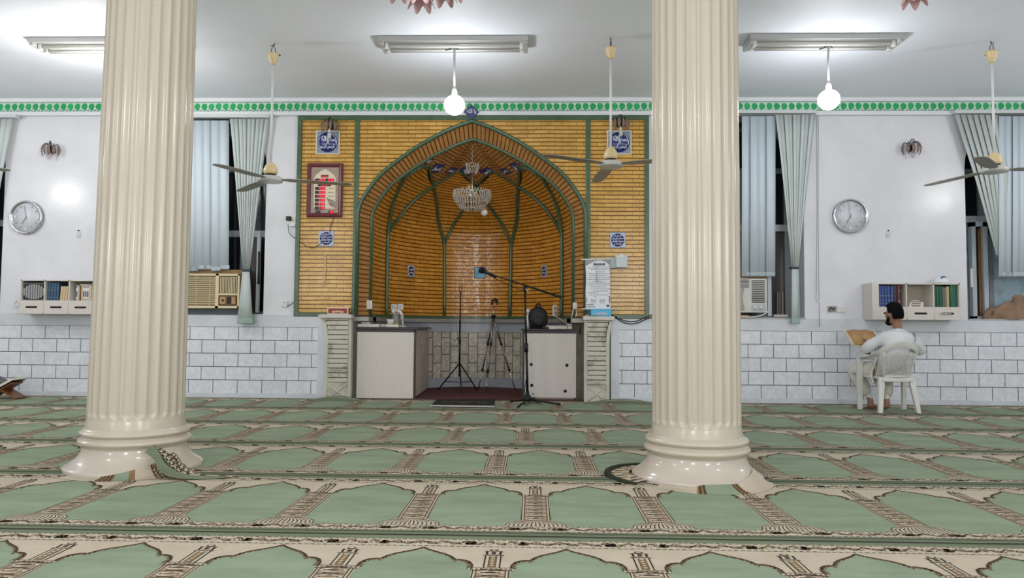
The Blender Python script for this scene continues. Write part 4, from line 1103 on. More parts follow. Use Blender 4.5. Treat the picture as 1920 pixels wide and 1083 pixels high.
for i in range(5):
    mb = MB(); z = .022-i*.0535; mb.tube([(.045+.009*k, -.034, z+.004*sin(k*2.1+i)) for k in range(10)], .0022, 4); mb.build('prayer_name', M_black, t)
# power adapter + cables of the clock
def plate(px, py, w, h, label, kind='socket', y=None, m=None, nm='wall_socket', cat='socket', d=.02):
    y0 = (D-.002) if y is None else y; p = P(px, py, y0); t = thing(nm, label, cat, (p.x, y0, p.z))
    MB().box(-w/2, w/2, -d, 0, -h/2, h/2).build('plate', m or M_white, t, bev=.006)
    if kind == 'round':
        MB().tube([(.030*cos(2*pi*q/24), -d-.001, .030*sin(2*pi*q/24)) for q in range(24)], .003, 6, closed=True).build('outlet_ring', M_tubeg, t)
        mb = MB(); [mb.lathe([(0, -d-.003), (.004, -d-.003)], c=(x, 0, 0), seg=8, axis='y') for x in (-.01, .01)]; mb.build('pin_holes', M_black, t, fix=False)
    if kind == 'three':
        mb = MB(); mb.box(-.006, .006, -d-.002, -d+.002, .012, .024); mb.box(-.022, -.012, -d-.002, -d+.002, -.012, -.004); mb.box(.012, .022, -d-.002, -d+.002, -.012, -.004); mb.build('pin_holes', M_black, t)
    if kind == 'switch':
        MB().box(-w*.3, w*.3, -d-.006, -d, -h*.3, h*.3).build('rocker', M_tubeg, t, bev=.003)
    return t
pl = plate(549, 413, .09, .13, 'white socket with black adapter beside the tiled facade', 'none')
MB().box(-.075, -.01, -.07, -.02, -.01, .05).build('adapter', M_black, pl, bev=.008)
MB().box(-.05, .04, -.03, -.018, -.085, -.06).build('bracket', M_white, pl)
plate(534, 569, .085, .085, 'white three-pin socket low on the wall beside the tiled facade', 'three')
plate(33, 568, .075, .095, 'white three-pin socket beneath the end of the black book shelf', 'three')
pl = plate(1559, 579, .10, .075, 'open broken socket with bare wires beside a round one', 'none', m=mat('socket_grey', (150, 146, 138), .6))
mb = MB(); mb.tube(smoothcurve([(-.04, -.022, -.02), (-.01, -.03, .02), (.02, -.024, -.01), (.045, -.03, .025)], 5), .006, 5); mb.build('bare_wires', M_black, pl)
plate(1576, 579, .10, .085, 'white round socket under the clock, beside the broken one', 'round')
plate(739, 575, .085, .085, 'white switch plate in the niche marked with a dark crescent', 'switch', y=D+.9, nm='wall_switch', cat='switch')
plate(751, 575, .085, .085, 'plain white switch plate in the niche beside the crescent one', 'switch', y=D+.9, nm='wall_switch', cat='switch')
def cable(pts, r, m, label, nm='cable'):
    return tag(MB().tube(smoothcurve(pts, 8), r, 6).build(nm, m), label, 'cable')
yw = D-.035
cable([P(540, 420, yw-.03), P(543, 437, yw), P(560, 452, yw), P(582, 464, yw), P(596, 460, yw), P(612, 447, yw), P(618, 436, yw), P(620, 424, yw), P(626, 408, yw)], .004, M_black, 'thin dark cable sagging from the adapter to the digital prayer clock')
cable([P(538, 574, yw), P(546, 570, yw), P(553, 563, yw)], .005, M_black, 'short dark cable leaving the low socket beside the tiled facade')
# tally cord hanging on the left panel
cable([P(609, 478, yw-.01), P(609, 510, yw-.01), P(608, 518, yw-.012), P(605, 531, yw-.012), P(607, 535, yw-.012), P(610, 531, yw-.012), P(609, 518, yw-.012), P(610.5, 500, yw-.01), P(610, 478, yw-.01)], .005, mat('pale_cord', (212, 194, 170), .7), 'pale looped string hanging from a nail on the ochre tiles', 'string_loop')

# ================================================================ VERTICAL BLINDS
M_slatb = mat('blind_slat_blue', (204, 216, 226), .6, var=.05, vscale=3, bump=.1, bscale=60)
M_slatg = mat('blind_slat_mint', (194, 204, 202), .6, var=.06, vscale=3, bump=.1, bscale=60)
M_rail = mat('blind_rail', (200, 208, 208), .4)
YB_ = D-.11
def blind(x0, x1, pyrail, label, flats, bunch=None, slant=None):
    """flats: list of (px_left, px_right, py_bottom, py_top); bunch: (top_l, top_r, n, (tie_l, tie_r, py), (tail_l, tail_r, py))"""
    a = P(x0, pyrail, YB_); b = P(x1, pyrail, YB_); t = thing('vertical_blind', label, 'blind', ((a.x+b.x)/2, YB_, a.z)); O = Vector(((a.x+b.x)/2, YB_, a.z))
    MB().box(a.x-O.x, b.x-O.x, -.03, .05, .0, .045).build('head_rail', M_rail, t, bev=.004)
    def w(px, py, dy=0): return P(px, py, YB_+dy)-O
    def strip(q, m, th=.0015, nm='slat'):
        """q: list of (left pt, right pt) rows"""
        mb = MB(); vs = []
        for l, r in q:
            mid = (l+r)/2+Vector((0, -.006, 0)); vs += [l, mid, r]
        mb.add(vs, [(i*3+j, i*3+j+1, (i+1)*3+j+1, (i+1)*3+j) for i in range(len(q)-1) for j in range(2)], 0, True)
        o = mb.build(nm, m, t); o.modifiers.new('t', 'SOLIDIFY').thickness = th; return o
    for i, (l, r, yb, yt) in enumerate(flats):
        strip([(w(l, yt, .012*(i % 2)), w(r, yt, .012*(i % 2)+.014)), (w(l, (yt+yb)/2, .012*(i % 2)), w(r, (yt+yb)/2, .012*(i % 2)+.014)), (w(l-.5, yb, .012*(i % 2)), w(r-.5, yb, .012*(i % 2)+.014))], M_slatb)
        q = w((l+r)/2, yb-6); 
        MB().box(w(l, yb).x+.004, w(r, yb).x-.004, .0+.012*(i % 2), .012+.012*(i % 2), q.z-.03, q.z+.015).build('bottom_weight', mat('blind_weight', (172, 184, 192), .6), t)
    if bunch:
        tl, tr, n, (kl, kr, ky), (el, er, ey) = bunch; yt = pyrail+2
        for i in range(n):
            f0, f1 = i/n, (i+1.15)/n; rows = []
            for s in (0, .15, .35, .6, .8, 1):
                e = s**.92; L_ = tl+(tr-tl)*f0; R_ = tl+(tr-tl)*f1; kk0 = kl+(kr-kl)*f0; kk1 = kl+(kr-kl)*f1
                dz = (.010 if i % 2 else -.008)*(1-s*.6)-.03*sin(pi*min(1, f0*1.1))*s
                rows.append((w(L_+(kk0-L_)*e, yt+(ky-yt)*s, dz), w(R_+(kk1-R_)*e, yt+(ky-yt)*s, dz+.022*(1-s*.5))))
            strip(rows, M_slatg)
        for i in range(4):
            d = -.035+.014*i; o = (i-1.5)*1.2
            strip([(w(kl+o*.2, ky, d), w(kr+o*.3, ky, d)), (w(kl+(el-kl)*.5+o*.5, (ky+ey)/2, d), w(kr+(er-kr)*.5+o*.5, (ky+ey)/2, d)), (w(el+o, ey-2*i*.6, d), w(er+o, ey-2*i*.6, d))], M_slatg, nm='tied_slat')
        q0, q1 = w(kl-1, ky, -.045), w(kr+1, ky, -.045)
        MB().box(q0.x, q1.x, q0.y, q0.y+.08, q0.z-.012, q0.z+.012).build('tie', mat('dark_tie', (24, 48, 50), .6), t)
        q0, q1 = w(el-1, ey-5, -.045), w(er+1.5, ey-5, -.045)
        MB().box(q0.x, q1.x, q0.y, q0.y+.07, q0.z-.035, q0.z+.035).build('hem', mat('blind_hem', (150, 172, 162), .6), t, bev=.006)
    if slant:
        for tl_, tr_, ml, mr, kl, kr, ky in slant:
            yt = pyrail+2; strip([(w(tl_, yt, .0), w(tr_, yt, .02)), (w(ml, (yt+ky)/2-10, .0), w(mr, (yt+ky)/2-10, .012)), (w(kl, ky, .02), w(kr, ky, .026))], M_slatg)
    return t
blind(300, 506, 221, 'pale blue vertical blind beside the column, bunched slats tied over the beige air conditioner',
      [(x, x+17.5, 505 if i % 3 else 508, 226) for i, x in enumerate((306, 322, 338, 354, 365.5, 380, 396, 412))], (431, 505, 9, (455, 468, 507), (446, 472, 606)))
blind(1300, 1530, 213, 'pale blue vertical blind with tied slats above the white air conditioner',
      [(x, x+17, 518, 218) for x in (1306, 1322, 1340, 1391, 1407, 1422, 1437)], (1454, 1528, 9, (1485, 1497, 502), (1486, 1499, 606)))
blind(1788, 1990, 213, 'pale blue vertical blind with slats pulled slantwise above the brown sack',
      [(x, x+13.5, 518, 218) for x in (1873, 1886, 1899, 1912, 1925, 1938, 1951, 1964, 1977)], None,
      [(1790+i*11.5, 1802+i*11.5, 1829+i*8.5, 1836+i*8.5+i*.8, 1868+i*2.5, 1874+i*2.5, 478-i*6) for i in range(7)])
blind(-160, 32, 221, 'pale mint vertical blind cut off by the photo edge beside the clock',
      [(x, x+14, 508, 226) for x in (-150, -136, -122, -108, -94, -80, -66, -52)], (-40, 24, 6, (-42, -26, 500), (-48, -28, 606)))
def cord(pts, label):
    return tag(MB().tube([P(x, y, D-.05) for x, y in pts], .004, 5).build('blind_pull', mat('grey_cord', (150, 152, 156), .6)), label, 'blind cord')
cord([(1531, 216), (1532, 400), (1531, 520), (1530, 560), (1533, 566), (1536, 560), (1535, 520), (1534, 400), (1534, 216)], 'long looped blind pull hanging by the clock wall')
cord([(1536, 566), (1537, 612)], 'thin dark weighted cord end below the long looped blind pull')

# ================================================================ AIR CONDITIONERS
def aircon_beige():
    a = P(300, 512, D-.10); b = P(448, 578, D-.10); y = D-.10; t = thing('air_conditioner', 'beige window air conditioner below the blue slats beside the column', 'air conditioner', (a.x, y, b.z)); w, h = b.x-a.x, a.z-b.z
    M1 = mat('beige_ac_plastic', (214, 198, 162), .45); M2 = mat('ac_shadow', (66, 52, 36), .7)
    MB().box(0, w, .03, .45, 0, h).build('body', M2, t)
    mb = MB(); s = .62*w+.12
    for q in ((0, w, h-.03, h), (0, w, 0, .035), (w-.03, w, 0, h), (w-.33, w-.285, 0, h), (0, .03, 0, h), (w-.29, w-.03, .175, .20)): mb.box(q[0], q[1], 0, .04, q[2], q[3])
    mb.build('front_frame', M1, t, bev=.003)
    mb = MB(); n = 15
    for i in range(n):
        z = .045+(h-.085)*i/n; T_ = Matrix.Translation((0, .012, z+.012)) @ Matrix.Rotation(radians(-35), 4, 'X'); mb.box(.02, w-.33, -.012, .012, -.0045, .0045, 0, T_)
    for x in (.32, .5, .68): mb.box(x+.0, x+.004, .0, .03, .035, h-.03)
    mb.build('horizontal_louvres', M1, t)
    mb = MB()
    for i in range(11):
        x = w-.275+.235*i/11; T_ = Matrix.Translation((x+.01, .012, 0)) @ Matrix.Rotation(radians(30), 4, 'Z'); mb.box(-.005, .005, -.012, .012, .20, h-.04, 0, T_)
    mb.build('vertical_louvres', M1, t)
    MB().box(w-.27, w-.05, .015, .03, .05, .165).build('control_panel', mat('brown_panel', (128, 98, 62), .5), t)
    MB().box(w-.27, w-.19, .008, .02, .06, .155).build('dial_plate', mat('ac_tan', (170, 136, 96), .5), t); MB().lathe([(0, -.006), (.012, -.006), (.014, .01)], c=(w-.225, 0, .11), seg=14, axis='y').build('knob', M_black, t)
    MB().box(w-.17, w-.12, .005, .02, .06, .155).build('switch_panel', M_black, t); MB().box(w-.105, w-.055, .005, .02, .06, .155).build('selector', mat('ac_tan', (170, 136, 96), .5), t)
    MB().box(-.0, w+.045, .03, .12, h, h+.055).build('wooden_surround', mat('ply_wood', (134, 104, 64), .6, var=.3, stretch=(.3, 1, 1), vscale=10), t)
    MB().box(w+.0, w+.045, .03, .12, -.03, h).build('wooden_side', mat('ply_wood', (134, 104, 64), .6), t)
    MB().box(0, w, .06, .40, -.085, 0).build('support_tray', mat('tray_grey', (80, 88, 92), .6), t)
    return t
aircon_beige()
def aircon_white():
    a = P(1300, 521, D-.10); b = P(1440, 586, D-.10); y = D-.10; t = thing('air_conditioner', 'white window air conditioner with two round knobs beside the column', 'air conditioner', (a.x, y, b.z)); w, h = b.x-a.x, a.z-b.z
    M1 = mat('white_ac_plastic', (206, 206, 202), .4); M2 = mat('ac_dark_slot', (60, 60, 60), .6)
    MB().box(0, w, .02, .45, 0, h).build('body', M1, t, bev=.01)
    MB().prism([(.02, .03), (w-.30, .03), (w-.33, h*.45), (w-.30, h*.72), (.02, h*.72)], lambda p, q: (p, .008, q), lambda p, q: (p, .03, q)).build('front_grille', mat('ac_grille_grey', (160, 158, 152), .5), t)
    mb = MB()
    for i in range(6): mb.box(.02, w-.24, .012, .03, h*.74+i*.019, h*.74+i*.019+.007)
    mb.build('upper_slots', M2, t)
    mb = MB()
    for i in range(13): mb.box(w-.205, w-.035, .010, .03, h*.30+i*.0235, h*.30+i*.0235+.009)
    mb.build('outlet_slots', mat('ac_slot_black', (20, 20, 20), .6), t)
    MB().box(w-.20, w-.035, .006, .03, .03, .11).build('control_panel', mat('ac_panel_grey', (182, 186, 188), .4), t)
    for x in (w-.165, w-.09): MB().lathe([(0, -.012), (.018, -.012), (.022, .01)], c=(x, 0, .068), seg=20, axis='y').build('knob', M_white, t)
    MB().box(0, w, .03, .14, h, h+.05).build('wooden_surround', mat('ply_wood', (134, 104, 64), .6), t)
    MB().box(w+.015, w+.065, .05, .12, -.04, h+.04).build('side_post', M_alul, t)
    return t
aircon_white()
a = P(1390, 590, D-.06); cable([P(1385, 593, D-.06), P(1410, 594, D-.06), P(1430, 590, D-.06), P(1441, 583, D-.07)], .008, M_white, 'white cable lying on the window sill under the white air conditioner')
a = P(1385, 591, D-.02); tag(MB().box(a.x-.2, a.x+.13, D-.04, D+.02, WZ+.012, WZ+.04).build('wooden_wedge', mat('yellow_wood', (190, 148, 70), .5), bev=.004), 'yellow wooden wedge under the white air conditioner', 'wedge')

# ================================================================ CABINETS
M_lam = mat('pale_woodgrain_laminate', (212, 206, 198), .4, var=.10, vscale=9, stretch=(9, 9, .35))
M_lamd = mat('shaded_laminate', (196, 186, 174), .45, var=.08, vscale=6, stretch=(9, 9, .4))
M_edge = mat('dark_brown_edge', (50, 42, 44), .4)
def cabinet_left():
    yf = 9.93; a = P(665, 747, yf); b = P(780, 613, yf); w = b.x-a.x; h = b.z-.022; dp = 1.55
    t = thing('low_cabinet', 'long pale laminate cabinet with dark edges and stacked books on top', 'cabinet', (a.x, yf, .022), 0.024)
    MB().box(.02, w-.025, .0, .02, .0, h-.065).build('end_panel', M_lam, t)
    mb = MB(); mb.box(0, .02, -.004, dp, 0, h-.03); mb.box(w-.028, w, -.004, .03, 0, h-.03); mb.box(0, w, -.004, .03, h-.07, h-.03); mb.build('dark_edging', M_edge, t)
    MB().box(-.012, w+.02, -.02, dp+.02, h-.03, h).build('top_board', mat('dark_top_board', (44, 38, 42), .35), t, bev=.004)
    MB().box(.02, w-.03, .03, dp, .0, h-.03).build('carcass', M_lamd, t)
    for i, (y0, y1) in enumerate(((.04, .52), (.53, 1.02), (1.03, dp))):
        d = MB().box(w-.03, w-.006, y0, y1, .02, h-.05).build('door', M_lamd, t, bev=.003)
    for y, z in ((.45, h-.16), (.60, h-.16), (.47, h-.36), (.62, h-.36)):
        MB().tube([(w-.006, y, z), (w+.018, y, z), (w+.018, y, z-.10), (w-.006, y, z-.10)], .004, 6).build('handle', M_steel, t)
    return t, a.x, w, yf, h+.022
CL = cabinet_left()
def cabinet_right():
    yf = 10.05; a = P(980, 747, yf); b = P(1099, 617, yf); w = b.x-a.x; h = b.z-.022; dp = .75
    t = thing('low_cabinet', 'pale laminate cabinet with four black holes, black backpack on top', 'cabinet', (a.x, yf, .022), 0.024)
    MB().box(.02, w-.03, .0, .02, .02, h-.055).build('front_panel', M_lam, t)
    mb = MB(); mb.box(0, .022, -.004, dp, 0, h-.02); mb.box(w-.032, w, -.004, .03, 0, h-.02); mb.box(0, w, -.004, .03, h-.06, h-.02); mb.build('dark_edging', M_edge, t)
    MB().box(-.025, w+.01, -.02, dp+.02, h-.022, h).build('top_board', mat('dark_top_board', (44, 38, 42), .35), t, bev=.004)
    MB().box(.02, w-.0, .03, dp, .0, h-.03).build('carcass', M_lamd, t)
    mh = mat('hole_black', (8, 8, 8), .7)
    for px, py, r in ((996, 683, .021), (1063, 684.5, .022), (997, 722, .022), (1060, 733, .022), (999.5, 738, .010)):
        q = P(px, py, yf)-Vector((a.x, yf, .022)); MB().lathe([(0, -.003), (r, -.003), (r, .001)], c=(q.x, 0, q.z), seg=24, axis='y').build('hole', mh, t, fix=False)
    return t, a.x, w, yf, h+.022
CR = cabinet_right()
# things on the left cabinet
zt = CL[4]+.001; M_page = mat('paper_pages', (222, 214, 198), .7, var=.1, vscale=60, stretch=(.1, .1, 8))
def flatbook(x, y, z, w, d, h, rz, mcov, label, mp=M_page, nm='book', group=None):
    t = thing(nm, label, 'book', (x, y, z), rz, group)
    MB().box(-w/2+.004, w/2-.004, -d/2+.004, d/2-.002, .003, h-.003).build('pages', mp, t)
    mb = MB(); mb.box(-w/2, w/2, -d/2, d/2, 0, .003); mb.box(-w/2, w/2, -d/2, d/2, h-.003, h); mb.box(-w/2, w/2, d/2-.003, d/2, 0, h); mb.build('cover', mcov, t); return t
q = P(692, 608, 10.02); M_bk = mat('black_cover', (22, 22, 24), .4); M_wc = mat('white_cover', (225, 225, 222), .5); M_mauve = mat('mauve_cover', (150, 130, 136), .5)
flatbook(q.x, 10.06, zt, .30, .24, .035, .05, M_wc, 'open white paper stack on the left cabinet, lowest of its pile')
q2 = P(717, 606, 10.05); flatbook(q2.x, 10.2, zt, .16, .22, .038, -.04, M_mauve, 'mauve book lying on the left cabinet beside the white papers')
q2 = P(729, 606, 10.0); flatbook(q2.x+.06, 10.04, zt, .17, .2, .034, .02, M_wc, 'thick pale book lying under the white cup on the left cabinet')
q2 = P(683, 601, 10.05); flatbook(q2.x, 10.1, zt+.036, .17, .22, .032, .1, M_bk, 'small black-covered book on top of the white paper stack')
q2 = P(732, 602, 10.02); t = thing('white_tub', 'white plastic tub standing on the pale book', 'tub', (q2.x, 10.03, zt+.035)); MB().lathe([(.040, 0), (.050, .055), (.053, .058), (.053, .066), (0, .066)], seg=24).build('tub', M_white, t); MB().lathe([(.045, 0), (.046, .004)], seg=20).build('base_ring', M_steel, t)
q2 = P(742, 604, 10.2); t = thing('glass_jug', 'clear glass jug with decorated body on the left cabinet', 'jug', (q2.x, 10.22, zt))
M_clr = mat('clear_glass', (235, 240, 238), .05, trans=.9)
o = MB().lathe([(.05, 0), (.058, .02), (.06, .08), (.045, .15), (.042, .19), (.047, .20)], seg=24).build('jug_body', M_clr, t, fix=False)
MB().tube([(.045, 0, .17), (.085, 0, .16), (.09, 0, .09), (.06, 0, .05)], .006, 6).build('handle', M_clr, t)
MB().sph((0, 0, .21), .02, 12, 8).build('stopper', M_chrome, t)
MB().lathe([(.0, .01), (.035, .02), (.04, .06), (.02, .08), (.0, .085)], seg=12).build('gold_pattern', mat('pale_gold', (200, 180, 130), .3, metal=.5), t)
t = thing('desk_lamp', 'white bent-arm lamp reaching over the left cabinet', 'lamp', (0, 0, 0))
y = 10.35; MB().tube(smoothcurve([P(735, 584, y), P(745, 583.5, y), P(750, 584.5, y), P(753, 590, y), P(754.5, 600, y), P(755, 608, y)], 4), [.030]*8+[.022]*8+[.012]*5, 10).build('arm', M_white, t)
q = P(755, 612, y); MB().lathe([(.05, 0), (.05, .012), (.01, .02), (.01, .05)], c=(q.x, y, CL[4]), seg=20).build('base', M_white, t)
# things on the right cabinet
zr = CR[4]+.001
q = P(1009, 608, 10.2); bp = thing('backpack', 'black backpack standing on the right cabinet', 'backpack', (q.x, 10.22, zr)); M_bag = mat('black_nylon', (14, 15, 18), .6, bump=.4, bscale=30)
vs = []; mb = MB(); prof_ = [(0, .105, .07), (.03, .115, .085), (.10, .132, .10), (.17, .135, .10), (.23, .118, .09), (.275, .085, .07), (.30, .04, .04), (.305, .0, .0)]
n = 28
for z, rx, ry in prof_:
    for k in range(n):
        th = 2*pi*k/n; ex = .75; cx_, sx_ = cos(th), sin(th); vs.append((rx*abs(cx_)**ex*(1 if cx_ > 0 else -1)+.012*noise.noise(Vector((z*9, th, 0))), ry*abs(sx_)**ex*(1 if sx_ > 0 else -1), z))
mb.add(vs, [(i*n+k, i*n+(k+1) % n, (i+1)*n+(k+1) % n, (i+1)*n+k) for i in range(len(prof_)-1) for k in range(n)], 0, True); mb.build('main_body', M_bag, bp)
mb = MB(); mb.sph((.0, -.08, .10), .09, 16, 10, sc=(1, .45, .85)); mb.build('front_pocket', M_bag, bp)
MB().tube(smoothcurve([(-.03, .0, .285), (-.025, 0, .33), (0, 0, .345), (.025, 0, .33), (.03, 0, .285)], 5), .012, 8).build('grab_handle', M_bag, bp)
MB().tube(smoothcurve([(-.09, .07, .26), (-.10, .10, .15), (-.06, .11, .04)], 5), .014, 6).build('shoulder_strap', M_bag, bp)
MB().tube([(-.075, -.062, .245), (0, -.075, .262), (.075, -.062, .245)], .003, 5).build('zip', mat('navy_zip', (30, 50, 90), .4), bp)
q = P(990, 608, 10.25); t = thing('spray_bottle', 'white plastic bottle half hidden behind the backpack', 'bottle', (q.x, 10.36, zr)); MB().lathe([(.030, 0), (.033, .10), (.030, .16), (.014, .19), (.014, .22), (.026, .225), (.026, .27), (0, .272)], seg=20).build('bottle_body', M_white, t)
q = P(1034, 606, 10.2); flatbook(q.x-.01, 10.22, zr, .14, .14, .045, .0, M_wc, 'small white box-like book beside the backpack foot')
q = P(1052, 606, 10.2); flatbook(q.x, 10.24, zr, .16, .16, .048, .05, mat('brown_cover', (132, 112, 104), .5), 'brown book lying on the right cabinet behind the cable')
q = P(1074, 606, 10.2); flatbook(q.x+.02, 10.24, zr, .19, .17, .050, -.03, mat('taupe_cover', (108, 100, 92), .5), 'taupe book lying beneath the pale blue tray')
q = P(1077, 602, 10.2); t = thing('tray', 'pale blue-white tray on the taupe book', 'tray', (q.x+.02, 10.24, zr+.052)); MB().box(-.125, .115, -.08, .08, 0, .018).build('tray_base', mat('pale_blue_plastic', (196, 216, 224), .35), t, bev=.006)
q = P(1022, 604, 10.12); tag(MB().box(q.x-.03, q.x+.05, 10.08, 10.13, zr, zr+.03).build('black_charger', M_black, bev=.006), 'small black charger at the foot of the backpack', 'charger')
# sockets and cables inside the niche
pl = plate(1044, 582, .13, .16, 'white double socket block on the niche wall above the books', 'none', y=D+1.1)
for z in (.035, -.035): MB().box(-.045, .045, -.04, -.018, z-.025, z+.025).build('outlet', mat('socket_grey', (150, 146, 138), .6), pl, bev=.004)
t = plate(693, 571, .075, .12, 'white switch pair split by a green rib beside the left pilaster', 'switch', y=D+.16, nm='wall_switch', cat='switch')
t = plate(1079, 573, .075, .09, 'white socket pair on the right inner rib with cables below', 'switch', y=D+.16)
cable([P(1038, 584, D+1.0), P(1041, 592, D+.9), P(1052, 599, D+.6), P(1066, 609, 10.22)], .008, M_white, 'white cable drooping from the double socket block to the right cabinet')
cable([P(1075, 580, D+.15), P(1073, 590, D+.15), P(1070, 602, 10.2)], .008, M_white, 'white cable running down left of the rib socket')
cable([P(1082, 580, D+.15), P(1080, 592, D+.15), P(1077, 602, 10.2)], .007, M_white, 'white cable running down right of the rib socket')
cable([P(1104, 591, 9.76), P(1097, 592, 9.8), P(1093, 600, 10.0), P(1090, 612, 10.02), P(1088, 622, 10.0)], .007, mat('cream_cable', (220, 212, 190), .5), 'cream cable hooked over the right cabinet edge')
tag(MB().tube([P(1092, 604, 10.0), P(1089, 614, 10.0), P(1088.5, 626, 10.0)], [.012, .018, .016], 8).build('black_adapter', M_black), 'black adapter hanging over the corner of the right cabinet', 'adapter')
for k, (dy, lb) in enumerate(((0, 'upper black cable sagging from the pilaster to the near column'), (4, 'lower black cable sagging from the pilaster to the near column'))):
    cable([P(1145, 590, 9.78), P(1155, 594+dy*.5, D-.06), P(1172, 601+dy, D-.06), P(1192, 602+dy, D-.06), P(1214, 593+dy, D-.06), P(1235, 588+dy, D-.06)], .007, M_black, lb)
cable([P(855, 598, 11.7), P(862, 660, 11.8)], .002, M_black, 'thin black thread against the niche stonework')
# tissue boxes on the pilasters
def tissue(px0, px1, py0, py1, m1, m2, m3, label, rz):
    a = P(px0, py1, 9.76); b = P(px1, py0, 9.76); w, h = b.x-a.x, b.z-1.141; t = thing('tissue_box', label, 'tissue box', (a.x+w/2, 9.83, 1.141), rz)
    MB().box(-w/2, w/2, -.055, .055, 0, h).build('carton', m1, t, bev=.003)
    MB().box(-w/2+.012, w/2-.012, -.058, -.054, .012, h-.012).build('printed_panel', m2, t)
    mb = MB()
    for k in range(-3, 4): mb.sph((k*.022, -.059, h*.42-abs(k)*.003), .013, 8, 6, sc=(1, .2, 1.1))
    mb.build('floral_print', m3, t); MB().box(w/2-.0, w/2+.003, -.03, .03, .01, h-.01).build('end_print', m2, t)
    return t
tissue(613, 652, 576, 588, mat('ivory_card', (226, 220, 204), .5), mat('red_print', (150, 44, 40), .4), mat('gold_print', (206, 184, 140), .4), 'red and ivory patterned tissue box on the left pilaster', .03)
tissue(1108, 1147, 579, 590, mat('blue_card', (66, 164, 204), .4), mat('light_blue_print', (84, 180, 216), .4), mat('pink_white_print', (206, 196, 214), .5), 'blue floral tissue box on the right pilaster', -.02)
tag(MB().tube([P(1112, 592, 9.76), P(1120, 592.5, 9.755)], .012, 8).build('wood_block', mat('small_wood', (150, 112, 80), .5)), 'small brown piece lying before the blue tissue box', 'block')
# paper scroll poster
M_paper = mat('poster_paper', (230, 232, 236), .5); M_ink = mat('poster_ink', (52, 54, 62), .7); M_pg = mat('poster_grey', (150, 152, 152), .6)
yp = D-.06; A = P(1096, 487, yp); B = P(1143, 485, yp); t = thing('paper_scroll', 'long white printed paper scroll hanging at the right edge of the niche', 'poster', (A.x, yp, A.z)); w = B.x-A.x; hgt = A.z-P(1100, 579, yp).z
def pm(u, v):  # u 0..1, v 0..1 downward -> local point with the waist and bow of the paper
    xw = .02+.03*sin(min(1, v*1.4)*pi)**2; x = xw*w+u*w*(1-xw*.9)+.03*v*w; return (x, -.012-.02*sin(pi*u)*(.4+v), -v*hgt)
mb = MB(); n, m = 8, 16; vs = [pm(i/n, j/m) for j in range(m+1) for i in range(n+1)]
mb.add(vs, [(j*(n+1)+i, j*(n+1)+i+1, (j+1)*(n+1)+i+1, (j+1)*(n+1)+i) for j in range(m) for i in range(n)], 0, True); o = mb.build('sheet', M_paper, t); 
def ps_(u0, u1, v0, v1, m_, nm=None, mbx=None, lift=.003):
    k = mbx or MB(); N = 6; vs = []
    for i in range(N+1):
        u = u0+(u1-u0)*i/N
        for v in (v0, v1): x, y, z = pm(u, v); vs.append((x, y-lift, z))
    k.add(vs, [(2*i, 2*i+1, 2*i+3, 2*i+2) for i in range(N)])
    if not mbx: return k.build(nm, m_, t, fix=False)
random.seed(21); mb = MB(); v = .125; 
lines = [(.3, .88), (.1, .95), (.2, .93), (.42, .8), (.07, .93), (.15, .88), (.1, .93), (.06, .93), (.3, .75), (.05, .93), (.08, .93), (.2, .85), (.2, .93), (.3, .88), (.1, .5), (.15, .9), (.3, .45)]
for (u0, u1) in lines:
    u = u0
    while u < u1:
        wd = random.uniform(.02, .07); hh_ = random.uniform(.004, .0075); ps_(u, min(u+wd, u1), v-hh_*.5, v+hh_*.6, M_ink, mbx=mb)
        if random.random() < .6: ps_(u+wd*.2, u+wd*.35, v-.012, v-.004, M_ink, mbx=mb)
        if random.random() < .4: ps_(u+wd*.5, u+wd*.7, v+.006, v+.010, M_ink, mbx=mb)
        u += wd+random.uniform(.008, .02)
    v += .041 if random.random() < .5 else .037
for r in range(4):
    for u0, u1 in ((.2, .42), (.55, .78)): ps_(u0, u1, .80+r*.024, .806+r*.024, M_ink, mbx=mb)
for vv in (.13, .17, .21, .28, .35, .39, .47, .51, .58, .68, .74): ps_(.95, .985, vv-.007, vv+.007, M_ink, mbx=mb)
mb.build('lettering', M_ink, t, fix=False, merge=False)
ps_(.33, .80, .065, .105, M_ink, 'header_bar', lift=.004); ps_(.38, .75, .080, .090, M_paper, 'header_text', lift=.006)
mb = MB()
for i in range(10):
    u0 = i/10; u1 = (i+1)/10; k0 = .13-.12*sin(min(1, u0*1.6+.0)*pi/2) if u0 < .6 else .01+.10*((u0-.6)/.4)**2; k1 = .13-.12*sin(min(1, u1*1.6)*pi/2) if u1 < .6 else .01+.10*((u1-.6)/.4)**2
    vs = [pm(u0, 0), pm(u1, 0), pm(u1, max(.012, k1)), pm(u0, max(.012, k0))]; mb.add([(x, y-.003, z) for x, y, z in vs], [(0, 3, 2, 1)])
mb.build('grey_corners', M_pg, t, fix=False)
ps_(.02, .32, .90, .925, M_pg, 'footer_bar'); ps_(.02, .38, .945, .965, M_pg, 'footer_bar'); ps_(.84, .95, .91, .955, mat('poster_dark', (70, 74, 80), .6), 'footer_emblem'); ps_(.02, .06, .76, .87, M_pg, 'side_bar'); ps_(.95, .98, .74, .87, M_ink, 'side_bar')
MB().tube([(-.05, -.01, .004), (w+.03, -.01, .012)], .010, 8).build('top_rod', M_white, t); MB().tube([(-.04, -.015, -hgt), (w+.09, -.015, -hgt)], .009, 8).build('bottom_rod', M_white, t)
mb = MB(); mb.tube([(w*.45, -.01, .03), (w*.48, -.04, -.30)], .006, 6); mb.tube([(w*.45, -.01, .05), (w*.45, -.01, .01)], .006, 5); mb.build('hanging_strap', mat('clear_strap', (190, 192, 196), .4), t)
